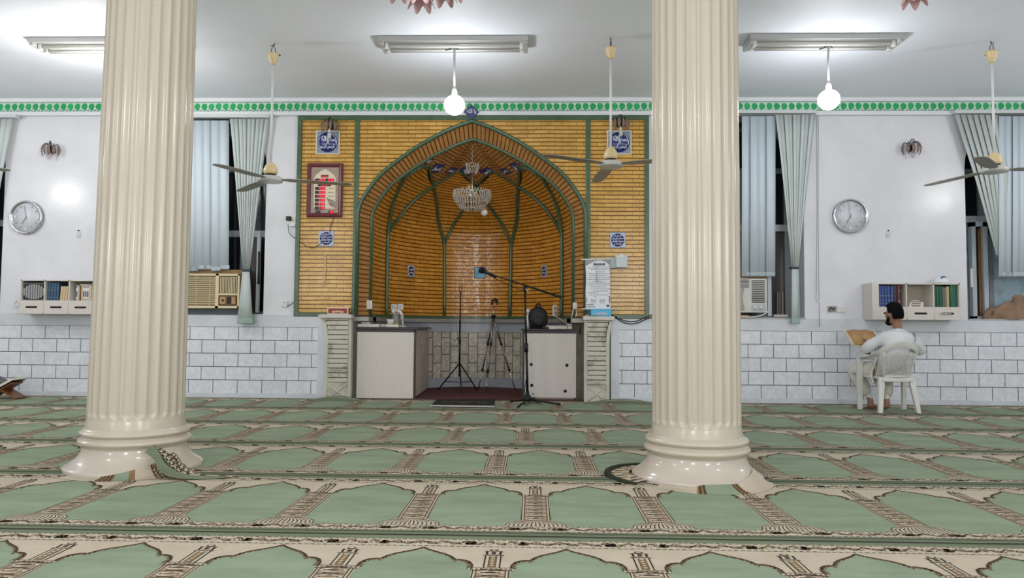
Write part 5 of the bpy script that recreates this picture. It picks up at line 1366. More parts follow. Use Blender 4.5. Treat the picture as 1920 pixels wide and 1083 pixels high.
# grey electric boxes
pl = plate(1152, 493, .13, .14, 'flat grey junction box touching the paper scroll', 'none', y=D-.03, m=mat('junction_grey', (170, 180, 180), .4), nm='junction_box', cat='electric box', d=.03)
pl = plate(1165, 490, .15, .165, 'larger pale grey junction box beside the flat one', 'none', y=D-.03, m=mat('junction_pale', (196, 204, 206), .35), nm='junction_box', cat='electric box', d=.06)
MB().box(-.03, .02, -.066, -.058, .05, .09).build('cover_clip', M_white, pl, bev=.004)
pl2 = thing('small_bracket', 'small white bracket on top of the junction boxes', 'bracket', tuple(P(1157, 481, D-.05))); MB().box(-.03, .05, -.02, .02, -.006, .02).build('plate', M_white, pl2, bev=.003)

# ================================================================ STANDS
def P3(px, py, Y, o): return P(px, py, Y)-o
# boom microphone stand
Y0 = 9.50; o = P(989, 752, Y0); o.z = .016; t = thing('microphone_stand', 'black boom microphone stand before the right cabinet', 'microphone stand', tuple(o))
joint = P3(984, 540, Y0, o)
MB().lathe([(.05, .03), (.055, .05), (.05, .09), (.025, .12), (.02, .16)], seg=18).build('tripod_hub', M_blackm, t)
MB().tube([(0, 0, .10), P3(987, 650, Y0, o)], .017, 10).build('lower_pole', M_blackm, t)
MB().tube([P3(987, 652, Y0, o), joint], .013, 10).build('upper_pole', M_blackm, t)
MB().tube([P3(987, 643, Y0, o), P3(987, 660, Y0, o)], .024, 12).build('clutch', M_black, t)
for fx_, fy_ in ((958, 754), (972, 764), (1049, 759), (1010, 745)):
    g = G(fx_, fy_, .016)-o; g.z = .012; MB().tube([(0, 0, .055), (g.x, g.y, g.z)], [.013, .011], 8).build('leg', M_blackm, t)
    MB().tube([(g.x*.93, g.y*.93, g.z+.003), (g.x*1.03, g.y*1.03, g.z)], .016, 8).build('rubber_foot', M_black, t)
MB().sph(tuple(joint), .028, 14, 10).build('boom_joint', M_black, t)
b0, b1 = P3(912, 511, Y0-.25, o), P3(1052, 557, Y0+.15, o)
MB().tube([b0, b1], .009, 8).build('boom_arm', M_blackm, t); MB().tube([b0.lerp(b1, .5), b1], .013, 8).build('boom_sleeve', M_blackm, t); MB().tube([b1.lerp(b0, .10), b1], .018, 10).build('boom_grip', M_black, t)
MB().tube([joint+Vector((.0, -.02, .0)), joint+Vector((.045, -.04, -.045))], .006, 6).build('wing_screw', M_chrome, t)
o2 = P(905, 507, Y0-.27); mt = thing('microphone', 'black microphone with foam head clipped to the boom stand', 'microphone', tuple(o2))
dv = (P(930, 519, Y0-.22)-o2); MB().tube([dv*.1, dv*1.0], [.026, .016], 12).build('microphone_handle', M_black, mt); MB().sph((-.01, 0, .003), .043, 20, 14, sc=(1.05, .95, .95)).build('foam_head', mat('foam_black', (10, 10, 11), .95, bump=.6, bscale=200), mt)
cable([P(925, 520, Y0-.26), P(945, 530, Y0-.2), P(965, 539, Y0-.1), P(984, 546, Y0-.03)], .004, M_black, 'thin microphone cable hanging below the boom arm')
cable([P(988, 700, Y0-.03), P(985, 720, Y0-.04), P(984, 735, Y0-.04), P(988, 745, Y0-.05), P(1000, 752, Y0-.12), P(1014, 755, Y0-.12), P(1012, 760, Y0-.12), P(996, 760, Y0-.12), P(982, 758, Y0-.12), P(992, 754, Y0-.12), P(1010, 756, Y0-.10)], .005, M_black, 'coiled microphone cable at the foot of the boom stand')
# plain black stand inside the niche
Y1 = 11.2; o = P(862, 722, Y1); o.z = .024; t = thing('pole_stand', 'slim black tripod pole stand standing inside the niche', 'stand', tuple(o))
MB().tube([P3(861.5, 705, Y1, o), P3(862.5, 600, Y1, o)], .013, 10).build('lower_pole', M_blackm, t); MB().tube([P3(862.5, 602, Y1, o), P3(863.5, 545, Y1, o)], .009, 8).build('upper_pole', M_blackm, t)
mb = MB(); mb.tube([P3(x, y, Y1, o) for x, y in ((863.5, 546), (861, 544), (861, 534), (866, 534), (866, 544), (863.5, 546))], .005, 6); mb.build('top_loop', M_blackm, t)
MB().tube([P3(862, 636, Y1, o), P3(862, 644, Y1, o)], .020, 10).build('clutch', M_black, t); MB().tube([P3(862, 638, Y1, o), P3(857, 633, Y1, o)], .008, 6).build('knob', M_black, t)
for fx_, fy_, dd_ in ((821, 724, -.0), (895, 724, .0), (865, 730, -.35)):
    f_ = P3(fx_, fy_, Y1+dd_, o); f_.z = .006; h_ = P3(862, 680, Y1, o); MB().tube([h_, f_], .010, 8).build('leg', M_blackm, t)
    MB().tube([h_.lerp(f_, .68), Vector((0, 0, (h_.z)*.30))], .006, 6).build('brace', M_blackm, t)
# camera tripod
Y2 = 11.35; o = P(925, 720, Y2); o.z = .024; t = thing('camera_tripod', 'silver-legged camera tripod with phone clamp inside the niche', 'tripod', tuple(o))
MB().tube([P3(925.5, 600, Y2, o), P3(925, 573, Y2, o)], .010, 8).build('centre_column', M_chrome, t)
MB().lathe([(.035, 0), (.04, .03), (.03, .05)], c=tuple(P3(925, 596, Y2, o)), seg=14).build('leg_hub', M_black, t)
MB().tube(smoothcurve([P3(923, 571, Y2, o), P3(923.5, 563, Y2, o), P3(928, 561, Y2, o), P3(932, 566, Y2, o), P3(932, 571, Y2, o)], 4), [.018]*8+[.026]*4+[.014]*5, 8).build('phone_clamp', mat('brown_black', (36, 26, 24), .5), t)
for fx_, fy_, dd_ in ((897, 726, .05), (911, 733, -.45), (966, 727, .05)):
    f_ = P3(fx_, fy_, Y2+dd_, o); f_.z = .006; h_ = P3(925, 596, Y2, o); k1 = h_.lerp(f_, .36); k2 = h_.lerp(f_, .72)
    l = MB().tube([h_, k1], .016, 8).build('leg', M_steel, t); MB().tube([k1, k2], .012, 8).build('middle_section', M_steel, l); MB().tube([k2, f_], .008, 8).build('lower_section', M_chrome, l)
    for k in (k1, k2): MB().tube([k+(h_-f_)*.01, k-(h_-f_)*.02], .020, 8).build('leg_lock', M_black, l)
# black prayer mat
c_ = [G(820, 749, .016), G(928, 749, .016), G(926, 762.5, .016), G(808, 760.5, .016)]
t = thing('prayer_mat', 'small black rectangular mat with gold motifs and white edge before the niche', 'mat', (0, 0, 0))
def q4(u, v, z): 
    a = c_[3].lerp(c_[2], u); b = c_[0].lerp(c_[1], u); p_ = a.lerp(b, v); return (p_.x, p_.y, z+.003*sin(u*9)*(1-v))
def mq(u0, u1, v0, v1, z, m, nm, mbx=None):
    mb = mbx or MB(); mb.add([q4(u0, v0, z), q4(u1, v0, z), q4(u1, v1, z), q4(u0, v1, z)], [(0, 1, 2, 3)])
    if not mbx: return mb.build(nm, m, t)
mb = MB(); n = 16
vs = [q4(i/n, j/4, z) for z in (.014, .026) for j in range(5) for i in range(n+1)]; K = (n+1)*5
mb.add(vs, [(j*(n+1)+i+K, j*(n+1)+i+1+K, (j+1)*(n+1)+i+1+K, (j+1)*(n+1)+i+K) for j in range(4) for i in range(n)]+[(i, i+1, i+1+K, i+K) for i in range(n)]+[(j*(n+1), (j+1)*(n+1), (j+1)*(n+1)+K, j*(n+1)+K) for j in range(4)]+[(j*(n+1)+n, (j+1)*(n+1)+n, (j+1)*(n+1)+n+K, j*(n+1)+n+K) for j in range(4)])
mb.build('mat_field', mat('black_velvet', (10, 11, 12), .9), t)
mb = MB(); mb.add([q4(-.01, -.10, .020), q4(1.005, -.10, .020), q4(1.005, .0, .028), q4(-.01, .0, .028)], [(0, 1, 2, 3)]); mb.build('white_hem', mat('hem_white', (206, 204, 196), .8), t, fix=False)
mb = MB(); random.seed(5)
for k in range(34): mq(.14+k*.0225, .152+k*.0225, .52, .62, .031, None, None, mb)
for k in range(30): mq(.10+k*.026, .116+k*.026, .40, .47, .031, None, None, mb)
for k in range(60):
    u = random.choice((random.uniform(.08, .32), random.uniform(.45, .55), random.uniform(.72, .95))); v = random.uniform(.12, .36); mq(u, u+.014, v, v+.05, .031, None, None, mb)
mb.build('pattern', mat('dull_gold_thread', (96, 92, 74), .8), t, fix=False, merge=False)

# ================================================================ WALL SHELVES AND BOOKS
def shelf(px0, px1, py0, py1, pyd, divs, label, side=0):
    yf = D-.27; a = P(px0, py1, yf); b = P(px1, py0, yf); zd = P((px0+px1)/2, pyd, yf).z; w = b.x-a.x; h = b.z-a.z
    t = thing('wall_shelf', label, 'shelf', (a.x, yf, a.z)); hd = zd-a.z; th = .016
    mb = MB(); mb.box(0, w, 0, .26, h-th, h); mb.box(0, w, 0, .26, 0, th); mb.box(0, w, .015, .26, hd-th, hd); mb.build('boards', M_offw, t)
    MB().box(0, w, .25, .262, 0, h).build('back_panel', mat('shelf_back', (176, 166, 152), .6), t)
    ds = [P(x, (py0+py1)/2, yf).x-a.x for x in divs]
    for x in [th/2+(.0)]+ds+[w-th/2]: MB().box(x-th/2, x+th/2, .0, .26, 0, h).build('upright', M_offw, t)
    ed = [0]+ds+[w]
    for i in range(len(ed)-1):
        x0, x1 = ed[i]+.004, ed[i+1]-.004
        d = MB().box(x0, x1, -.006, .012, 0.003, hd-.003).build('drawer_front', M_offw, t, bev=.002)
        xm = (x0+x1)/2; ww = .068; mb = MB(); zc = hd*.5
        pl_ = [(xm-ww+.012*cos(a_), zc+.013*sin(a_)) for a_ in [pi/2+pi*k/8 for k in range(9)]]+[(xm+ww+.012*cos(a_), zc+.013*sin(a_)) for a_ in [-pi/2+pi*k/8 for k in range(9)]]
        MB().flat(pl_, lambda p_, q_: (p_, -.0075, q_)).build('handle_slot', mat('slot_dark', (26, 20, 18), .7), d, fix=False)
    return t, a, w, h, hd, ds, yf
def book(x, z, w, h, d, m, label, yf, lean=0, band=None, grp=None, detail=None):
    t = thing('book', label, 'book', (x, yf+.03, z), 0, grp); t.rotation_euler = (0, radians(lean), 0)
    mb = MB(); mb.box(.0, .003, .004, d, 0, h); mb.box(w-.003, w, .004, d, 0, h)
    n = 5; vs = []
    for i in range(n+1):
        u = i/n; xx = w*u; yy = .004-.007*sin(pi*u); vs += [(xx, yy, 0), (xx, yy, h)]
    mb.add(vs, [(2*i, 2*i+2, 2*i+3, 2*i+1) for i in range(n)], 0, True); mb.build('cover', m, t, fix=False)
    MB().box(.003, w-.003, .004, d-.004, .004, h-.004).build('pages', M_page, t)
    if detail: 
        mb = MB()
        for (z0, z1, w0) in detail[1]: mb.box(w*(.5-w0/2), w*(.5+w0/2), -.0055, -.0025, z0*h, z1*h)
        mb.build('lettering', detail[0], t)
    return t
# left shelf: 10 black volumes forming an oval, four blue, five cream, mixed pale
SH = shelf(36, 222, 525, 588, 563, (83, 129, 175), 'white wall shelf holding black, blue and cream books beside the column')
_, a, w, h, hd, ds, yf = SH; z0 = a.z+hd+.001; H_ = h-hd-.016
M_silver = mat('silver_print', (150, 152, 152), .5); M_bkb = mat('black_blue_cover', (24, 28, 34), .45)
n = 9; x0 = .022; x1 = ds[0]-.012; bw = (x1-x0)/n
ord_ = ('first', 'second', 'third', 'fourth', 'middle', 'sixth', 'seventh', 'eighth', 'last')
for i in range(n):
    u = (i+.5)/n*2-1; hh_ = .40*sqrt(max(0.04, 1-u*u*.95)); 
    book(a.x+x0+bw*i, z0, bw*.94, H_*.95, .18, M_bkb, 'black volume with silver oval segment, %s of its nine from the socket side' % ord_[i], yf, grp='black volumes forming a silver oval', detail=(M_silver, [(.46-hh_, .46+hh_, .8), (.88, .92, .55), (.04, .07, .5)]))
M_bl = mat('steel_blue_cover', (46, 78, 108), .4)
x = ds[0]+.02
for i in range(4):
    book(a.x+x, z0, .037, H_*.93, .17, M_bl, 'steel blue volume on the column-side shelf, %s of four from the black volumes' % ('first', 'second', 'third', 'fourth')[i], yf, grp='steel blue volumes', lean=0, detail=(M_silver, [(.55, .58, .5), (.16, .19, .4), (.7, .71, .6)])); x += .039
M_crm = mat('cream_cover', (212, 190, 154), .5); x += .008
for i in range(4):
    book(a.x+x, z0, .028, H_*.74, .16, M_crm, 'cream paperback leaning beside the steel blue volumes, %s of four' % ('first', 'second', 'third', 'fourth')[i], yf+.01, lean=3, grp='cream paperbacks'); x += .0345
x = ds[1]+.075
for i, (bw_, m_, hh_, lb, dt) in enumerate(((.026, 'w', .78, 'white slim book with purple spine oval standing alone', 1), (.014, 'c', .76, 'thin cream booklet beside the lone purple oval book', 0), (.014, 'g', .76, 'thin gold-brown booklet between cream and white books', 0), (.024, 'c', .78, 'pale cream volume before the three purple oval books', 0), (.024, 'w', .78, 'first of three white books with purple spine ovals', 1), (.024, 'w', .78, 'middle of three white books with purple spine ovals', 1), (.024, 'w', .78, 'last of three white books with purple spine ovals', 1), (.03, 'c', .76, 'cream book touching the column edge in the photo', 0))):
    m_ = {'w': M_wc, 'c': M_crm, 'g': mat('gold_brown_cover', (130, 98, 60), .5)}[m_]
    book(a.x+x, z0, bw_, H_*hh_, .16, m_, lb, yf, detail=(mat('purple_print', (96, 88, 128), .5), [(.25, .62, .6), (.86, .95, .6), (.03, .09, .6)]) if dt else None); x += bw_+.003+(.004 if i in (0, 2) else 0)
t = flatbook(a.x+ds[1]+.19, yf+.12, z0+H_*.79, .17, .14, .018, .06, mat('dull_grey_cover', (150, 144, 132), .5), 'flat grey book lying over the purple oval books')
# right shelf
SR = shelf(1636, 1800, 531, 599, 575, (1700, 1751), 'white wall shelf of blue and green books above the seated man')
_, a, w, h, hd, ds, yf = SR; z0 = a.z+hd+.001; H_ = h-hd-.016
MB().box(-.002, .085, -.003, .258, -0.001, h+.001).build('blank_side_panel', M_offw, _)
x = .10
M_b2 = mat('royal_blue_cover', (36, 70, 130), .4)
for i in range(5):
    book(a.x+x, z0, .036, H_*.93, .17, M_b2, 'royal blue volume above the seated man, %s of five from the shelf side' % ('first', 'second', 'middle', 'fourth', 'fifth')[i], yf, grp='royal blue volumes', lean=0 if i < 4 else 1, detail=(M_silver, [(.5, .54, .5), (.30, .33, .4), (.15, .18, .5)])); x += .0375
M_dr = mat('dark_maroon_cover', (52, 20, 26), .4)
book(a.x+x+.002, z0, .05, H_*.93, .18, M_dr, 'wide dark maroon volume beside the royal blue ones', yf); x += .055
book(a.x+x, z0, .03, H_*.96, .18, mat('maroon_red_cover', (108, 36, 36), .4), 'reddish maroon volume touching the first shelf divider', yf, detail=(M_silver, [(.7, .8, .4), (.2, .3, .4)]))
for k, (lb, dx) in enumerate((('lower of two white cassette-like booklets lying in the middle bay', .0), ('upper of two white cassette-like booklets lying in the middle bay', .004))):
    b_ = flatbook(a.x+(ds[0]+ds[1])/2-.02+dx, yf+.12, z0+k*.033, .19, .12, .031, .0, M_wc, lb); MB().box(-.06, .05, -.063, -.058, .009, .020).build('title_print', mat('print_brown', (120, 90, 84), .5), b_)
tag(MB().sph((a.x+(ds[0]+ds[1])/2-.01, yf+.12, z0+.078), .03, 12, 8, sc=(2.2, 1.2, .4)).build('folded_beads', mat('beads_white', (206, 204, 200), .5)), 'small pale bead bundle on top of the booklets', 'beads')
x = ds[1]+.014; M_gr = mat('deep_green_cover', (16, 82, 62), .4)
for i in range(3):
    book(a.x+x, z0, .036, H_*.93, .17, M_gr, 'deep green volume in the end bay under the cap, %s of three' % ('first', 'second', 'third')[i], yf, grp='deep green volumes'); x += .0375
book(a.x+x, z0, .022, H_*.9, .16, mat('grey_green_cover', (92, 112, 100), .5), 'thin grey-green book in the end bay', yf); x += .024
book(a.x+x, z0, .024, H_*.86, .16, mat('olive_cover', (112, 120, 104), .5), 'thin olive book in the end bay beside the beige one', yf); x += .028
book(a.x+x, z0, .036, H_*.92, .17, mat('tan_cover', (196, 164, 128), .5), 'beige volume between the olive and large green books', yf); x += .042
book(a.x+x, z0-.0, .078, H_*.98, .19, mat('emerald_cover', (20, 96, 70), .4), 'large emerald green binder at the shelf end', yf-.012)
q = P(1765, 531, yf+.1); t = thing('cap', 'white cap with a blue band on top of the right shelf', 'cap', (q.x, yf+.11, a.z+h))
MB().lathe([(.098, 0), (.100, .02), (.090, .055), (.06, .085), (.02, .098), (0, .10)], seg=28).build('crown', mat('white_cloth', (226, 230, 234), .8), t)
mb = MB(); mb.tube([(.03*cos(x_)-.0, -.062+.01*cos(x_), .065+.022*sin(x_*1.0)) for x_ in [pi*k/10 for k in range(11)]], .012, 8); mb.tube([(.04, -.055, .07), (.06, -.035, .045)], .012, 8); mb.build('blue_band', mat('blue_band', (46, 104, 150), .5), t)
MB().tube(smoothcurve([(-.10, .0, .0), (-.13, -.02, .0), (-.09, -.07, .012), (-.02, -.10, .012)], 4), .012, 8, flat=.4).build('brim', mat('white_cloth', (226, 230, 234), .8), t)
o_ = P(1772, 588, yf-.012)-Vector((a.x, yf, a.z)); MB().tube([o_+Vector(v) for v in ((-.07, 0, 0), (-.06, -.03, .0), (.06, -.03, .0), (.07, 0, 0))], .006, 6).build('pull_bar', M_chrome, SR[0])
# sack in the far right window
q = P(1900, 590, D-.02); t = thing('sack', 'crumpled brown sack lying on the window sill under the slanted blind', 'sack', (q.x+.05, D+.08, WZ+.012))
mb = MB(); n, m = 40, 14; vs = []
for j in range(m+1):
    ph = (pi/2)*j/m
    for i in range(n):
        th = 2*pi*i/n; nn_ = noise.noise(Vector((cos(th)*2.2, sin(th)*2.2, ph*2)))*.22+noise.noise(Vector((cos(th)*6, sin(th)*6, ph*6)))*.08
        r = 1+nn_; vs.append((.36*r*cos(ph)*cos(th), .13*r*cos(ph)*sin(th), .24*r*sin(ph)*(1-.2*cos(th)*-1)))
mb.add(vs, [(j*n+i, j*n+(i+1) % n, (j+1)*n+(i+1) % n, (j+1)*n+i) for j in range(m) for i in range(n)], 0, True)
mb.build('sack_body', mat('brown_sack', (150, 122, 98), .8, var=.35, vscale=6, bump=1.0, bscale=9), t)
# things seen through window 3: white boards
for k, (px, w_) in enumerate(((1457, .012), (1461, .010), (1466, .018), (1472, .012))):
    q = P(px, 575, D+.18); tag(MB().box(q.x, q.x+w_, D+.17, D+.19, WZ+.06, WZ+.36).build('slim_board', mat('dull_board', (130, 122, 116), .6)), 'slim pale board standing behind the window bars, %s from the white air conditioner' % ('first', 'second', 'third', 'fourth')[k], 'board', 'slim boards on the window sill')
q = P(1463, 590, D+.14); tag(MB().box(q.x-.10, q.x+.09, D+.10, D+.2, WZ+.02, WZ+.055).build('ledge_block', mat('pale_block', (200, 196, 190), .5), bev=.004), 'pale block under the slim boards on the window sill', 'block')

# ================================================================ FOLDING BOOK RESTS
def rehal(px, py, Y, label, blabel, rz=0.0):
    q = G(px, py, .016); q.y = Y; t = thing('folding_book_rest', label, 'book rest', (q.x, Y, .016), rz); M_wd = mat('varnished_wood', (122, 76, 44), .35, var=.35, stretch=(.4, 3, 3), vscale=8)
    for s in (-1, 1):
        mb = MB(); A = Vector((-s*.20, 0, 0)); B = Vector((s*.15, 0, .205)); d = (B-A).normalized(); nn_ = Vector((-d.z, 0, d.x))*.010
        for y0, y1 in (((-.11, -.045), (.03, .10)) if s > 0 else ((-.04, .025), (.045, .11))):
            pass
        mb.add([A-nn_+Vector((0, -.11, 0)), B-nn_+Vector((0, -.11, 0)), B+nn_+Vector((0, -.11, 0)), A+nn_+Vector((0, -.11, 0)), A-nn_+Vector((0, .11, 0)), B-nn_+Vector((0, .11, 0)), B+nn_+Vector((0, .11, 0)), A+nn_+Vector((0, .11, 0))], [(0, 1, 2, 3), (4, 7, 6, 5), (0, 4, 5, 1), (1, 5, 6, 2), (2, 6, 7, 3), (3, 7, 4, 0)])
        mb.build('crossed_board', M_wd, t, bev=.004)
    b = thing('open_book', blabel, 'book', (q.x, Y, .016), rz)
    for s in (-1, 1):
        T_ = Matrix.Translation((s*.012, 0, .14)) @ Matrix.Rotation(radians(-s*29), 4, 'Y')
        x0, x1 = (0, .19) if s > 0 else (-.19, 0)
        MB().box(x0, x1, -.12, .12, .010, .042, 0, T_).build('page_block', M_page, b, bev=.004)
        MB().box(x0-.003, x1+.003, -.124, .124, .004, .010, 0, T_).build('cover', M_bk, b)
        if s < 0: MB().box(x0+.0, x1-.01, -.121, .121, .043, .047, 0, T_).build('closed_grey_volume', mat('grey_green_leather', (92, 96, 90), .5), b)
    return t
rehal(38, 742, 9.52, 'crossed wooden book rest near the left photo edge by the wall', 'thick open book with dark grey cover on the wooden book rest')
rehal(-28, 742, 9.50, 'second crossed wooden book rest, mostly cut off by the photo edge', 'open book on the book rest that the photo edge cuts off')

# ================================================================ PLASTIC CHAIR
M_pl = mat('white_chair_plastic', (214, 214, 208), .38, var=.06, vscale=8)
BX, BY, CZ0 = 4.29, 8.87, .016
ch = thing('plastic_armchair', 'white plastic garden armchair the seated man uses', 'chair', (BX, BY, CZ0), .03)
def ubox(mb, p0, p1, w0, w1, d0, d1):
    """tapered leg with U section look: from p0 (floor) to p1"""
    vs = []
    for p, w, d in ((p0, w0, d0), (p1, w1, d1)):
        for x, y in ((-w/2, -d/2), (w/2, -d/2), (w/2, d/2), (-w/2, d/2)): vs.append((p[0]+x, p[1]+y, p[2]))
    mb.add(vs, [(3, 2, 1, 0), (4, 5, 6, 7), (0, 1, 5, 4), (1, 2, 6, 5), (2, 3, 7, 6), (3, 0, 4, 7)])
for s in (-1, 1):
    mb = MB(); ubox(mb, (s*.225, -.03, 0), (s*.175, .03, .41), .048, .075, .05, .05); mb.build('leg', M_pl, ch, bev=.008)
    mb = MB(); ubox(mb, (s*.27, .38, 0), (s*.272, .36, .62), .05, .07, .045, .06); mb.build('leg', M_pl, ch, bev=.008)
mb = MB(); mb.prism([(-.17, .0), (.17, .0), (.20, .08), (.245, .42), (.20, .46), (-.20, .46), (-.245, .42), (-.20, .08)], lambda a, b: (a, b, .425-.03*max(0, (.3-b))), lambda a, b: (a, b, .395-.03*max(0, .3-b)))
mb.build('seat', M_pl, ch, bev=.01)
mb = MB(); mb.box(-.175, .175, -.02, .03, .365, .40); mb.build('seat_apron', M_pl, ch, bev=.008)
# backrest: perforated shell, side ribs and broad top rim running into the arms
def bk(u, v):   # u -1..1 across, v 0..1 up
    hw = .145+.045*v; x = u*hw; z = .42+(.345-.055*u*u)*v; y = -.005-.105*v+.035*u*u
    return Vector((x, y, z))
mb = MB()
for k in range(-7, 8):
    u = k/7.6; mb.tube([bk(u, i/6*.93) for i in range(7)], .0065, 5, flat=.7)
for j in range(1, 13):
    v = j/13*.95; mb.tube([bk(-1+2*i/8, v) for i in range(9)], .0045 if j not in (1,) else .012, 5, flat=.7)
mb.build('backrest_lattice', M_pl, ch, merge=False)
mb = MB()
for u in (-1, 1): mb.tube([bk(u, i/6*.97) for i in range(7)], .017, 6, flat=.5)
mb.tube([bk(-1+2*i/8, .02) for i in range(9)], .018, 6, flat=.7)
mb.build('backrest_frame', M_pl, ch)
rimc = smoothcurve([(-.275, .40, .625), (-.295, .25, .655), (-.290, .10, .675), (-.245, -.03, .735), (-.15, -.10, .81), (0, -.125, .845), (.15, -.10, .81), (.245, -.03, .735), (.290, .10, .675), (.295, .25, .655), (.275, .40, .625)], 6)
vs = []; nR = len(rimc)
for i, p_ in enumerate(rimc):
    t_ = i/(nR-1); k = sin(pi*t_)**2     # 0 at arms, 1 at the back
    wv = Vector((0, .02, -.075)) if k > .98 else Vector((-p_.x*.16*(1-k), .012*k, -.075*k-.012*(1-k)))
    inw = Vector((-1 if p_.x > 0 else 1, 0, 0))*(1-k)*.062
    q = p_+wv*(.4+.6*k)+inw
    for v in (p_, q, q+Vector((0, .008*k, -.012*(1-k))), p_+Vector((0, .016*k, -.014))): vs.append(v)
mb = MB(); mb.add(vs, [(i*4+j, i*4+(j+1) % 4, (i+1)*4+(j+1) % 4, (i+1)*4+j) for i in range(nR-1) for j in range(4)]+[(0, 1, 2, 3), ((nR-1)*4+3, (nR-1)*4+2, (nR-1)*4+1, (nR-1)*4)], 0, True)
o = mb.build('rim_and_arms', M_pl, ch, bev=.003)

# ================================================================ SEATED MAN
M_skin = mat('skin', (150, 106, 84), .55, var=.12, vscale=12)
M_shirt = mat('white_cotton', (216, 218, 220), .85, var=.07, vscale=5, bump=.35, bscale=9)
M_trou = mat('cream_cotton', (214, 212, 202), .85, var=.10, vscale=5, bump=.4, bscale=9)
M_hair = mat('black_hair', (9, 8, 8), .85, spec=.15, bump=.8, bscale=160)
man = thing('person', 'man in white shirt and pale trousers seated on a plastic chair reading a large book', 'person', (0, 0, 0))
def skinmesh(name, nodes, edges, mats, root=0, sub=2, paint=None, wob=0.0):
    me = bpy.data.meshes.new(name); me.from_pydata([n[0] for n in nodes], edges, []); o = bpy.data.objects.new(name, me); COL.objects.link(o)
    sk = o.modifiers.new('s', 'SKIN'); sk.use_smooth_shade = True
    for i, n in enumerate(nodes):
        v = me.skin_vertices[0].data[i]; v.radius = n[1] if isinstance(n[1], tuple) else (n[1], n[1]); v.use_root = (i == root)
    sb = o.modifiers.new('u', 'SUBSURF'); sb.levels = sub; sb.render_levels = sub
    dg = bpy.context.evaluated_depsgraph_get(); dg.update(); m2 = bpy.data.meshes.new_from_object(o.evaluated_get(dg)); bpy.data.objects.remove(o)
    m2.materials.clear()
    for m in mats: m2.materials.append(m)
    for p_ in m2.polygons:
        p_.use_smooth = True; p_.material_index = paint(p_.center) if paint else 0
    if wob:
        for v in m2.vertices:
            c = v.co; n_ = noise.noise(Vector((c.x*9, c.y*9, c.z*5)))*wob+noise.noise(c*22)*wob*.4; v.co = c+v.normal*n_
    r_ = bpy.data.objects.new(name, m2); COL.objects.link(r_); r_.parent = man; return r_
pel = Vector((4.29, 9.09, .515)); waist = Vector((4.31, 9.075, .66)); chest = P(1680, 648, 9.07); neckb = P(1683, 617, 9.09); neck = P(1682, 608, 9.11); headc = P(1676, 590, 9.13); headt = P(1675, 578, 9.12)
LS = P(1650, 632, 9.09); LE = P(1620, 657, 9.16); LWr = P(1634, 640, 9.36); RS = P(1711, 632, 9.06); RE = P(1731, 660, 9.16); RWr = P(1668, 646, 9.42)
LH = Vector((4.19, 9.14, .505)); LK = P(1598, 692, 9.47); LA = P(1633, 748, 9.33); RH = Vector((4.39, 9.14, .505)); RK = Vector((4.47, 9.52, .52)); RA = P(1662, 745, 9.28)
nodes = [(pel, (.13, .11)), (waist, (.13, .10)), (chest, (.15, .105)), (neckb, .062), (neck, .052), (headc, (.078, .09)), (headt, (.07, .08)), (LS, .055), (LE, .042), (LWr, .027), (RS, .055), (RE, .042), (RWr, .027), (LH, .085), (LK, .06), (LA, .038), (RH, .085), (RK, .06), (RA, .038)]
lf_ = Vector((LA.x-.02, LA.y-.02, .055)); lt_ = Vector((LA.x+.05, LA.y+.12, .035)); rf_ = Vector((RA.x+.005, RA.y-.02, .055)); rt_2 = Vector((RA.x-.05, RA.y+.12, .035))
LA = Vector((LA.x, LA.y, .12)); RA = Vector((RA.x, RA.y, .12)); nodes[15] = (LA, .036); nodes[18] = (RA, .036)
nodes += [(lf_, .042), (lt_, (.045, .022)), (rf_, .042), (rt_2, (.045, .022))]
edges = [(0, 1), (1, 2), (2, 3), (3, 4), (4, 5), (5, 6), (2, 7), (7, 8), (8, 9), (2, 10), (10, 11), (11, 12), (0, 13), (13, 14), (14, 15), (0, 16), (16, 17), (17, 18), (15, 19), (19, 20), (18, 21), (21, 22)]
skinmesh('body', nodes, edges, [M_skin, M_shirt, M_trou], paint=lambda c: 0 if (c.z > neckb.z+.01 or c.z < .15) else (1 if c.z > .6 else 2))
# shirt
sh = [(Vector((4.29, 9.07, .465)), (.205, .145)), (waist, (.195, .14)), (chest+Vector((0, 0, -.03)), (.205, .135)), (neckb+Vector((0, -.0, -.035)), (.13, .085)), (neckb+Vector((0, 0, .005)), (.066, .062)), (LS+Vector((.015, 0, -.005)), .082), (LS.lerp(LE, .55), .078), (LE, .072), (LE.lerp(LWr, .8), .046), (RS+Vector((-.015, 0, -.005)), .082), (RS.lerp(RE, .55), .078), (RE, .07), (RE.lerp(RWr, .8), .046)]
skinmesh('shirt', sh, [(0, 1), (1, 2), (2, 3), (3, 4), (2, 5), (5, 6), (6, 7), (7, 8), (2, 9), (9, 10), (10, 11), (11, 12)], [M_shirt], wob=.022)
# long shirt tail draped over the lap and spilling beside the chair
mb = MB(); n, m = 18, 14; vs = []
for j in range(m+1):
    v = j/m
    for i in range(n+1):
        u = i/n; x = 4.10-.07*v+.20*u+.01*sin(7*v); y = 8.99+.34*u-.05*v+.018*sin(16*u+3*v); z = .66-.30*v-.02*u+.012*sin(13*u-4*v)
        vs.append((x-.03*sin(pi*v), y, z))
mb.add(vs, [(j*(n+1)+i, j*(n+1)+i+1, (j+1)*(n+1)+i+1, (j+1)*(n+1)+i) for j in range(m) for i in range(n)], 0, True)
o = mb.build('shirt_tail', M_trou, man); o.modifiers.new('t', 'SOLIDIFY').thickness = .008
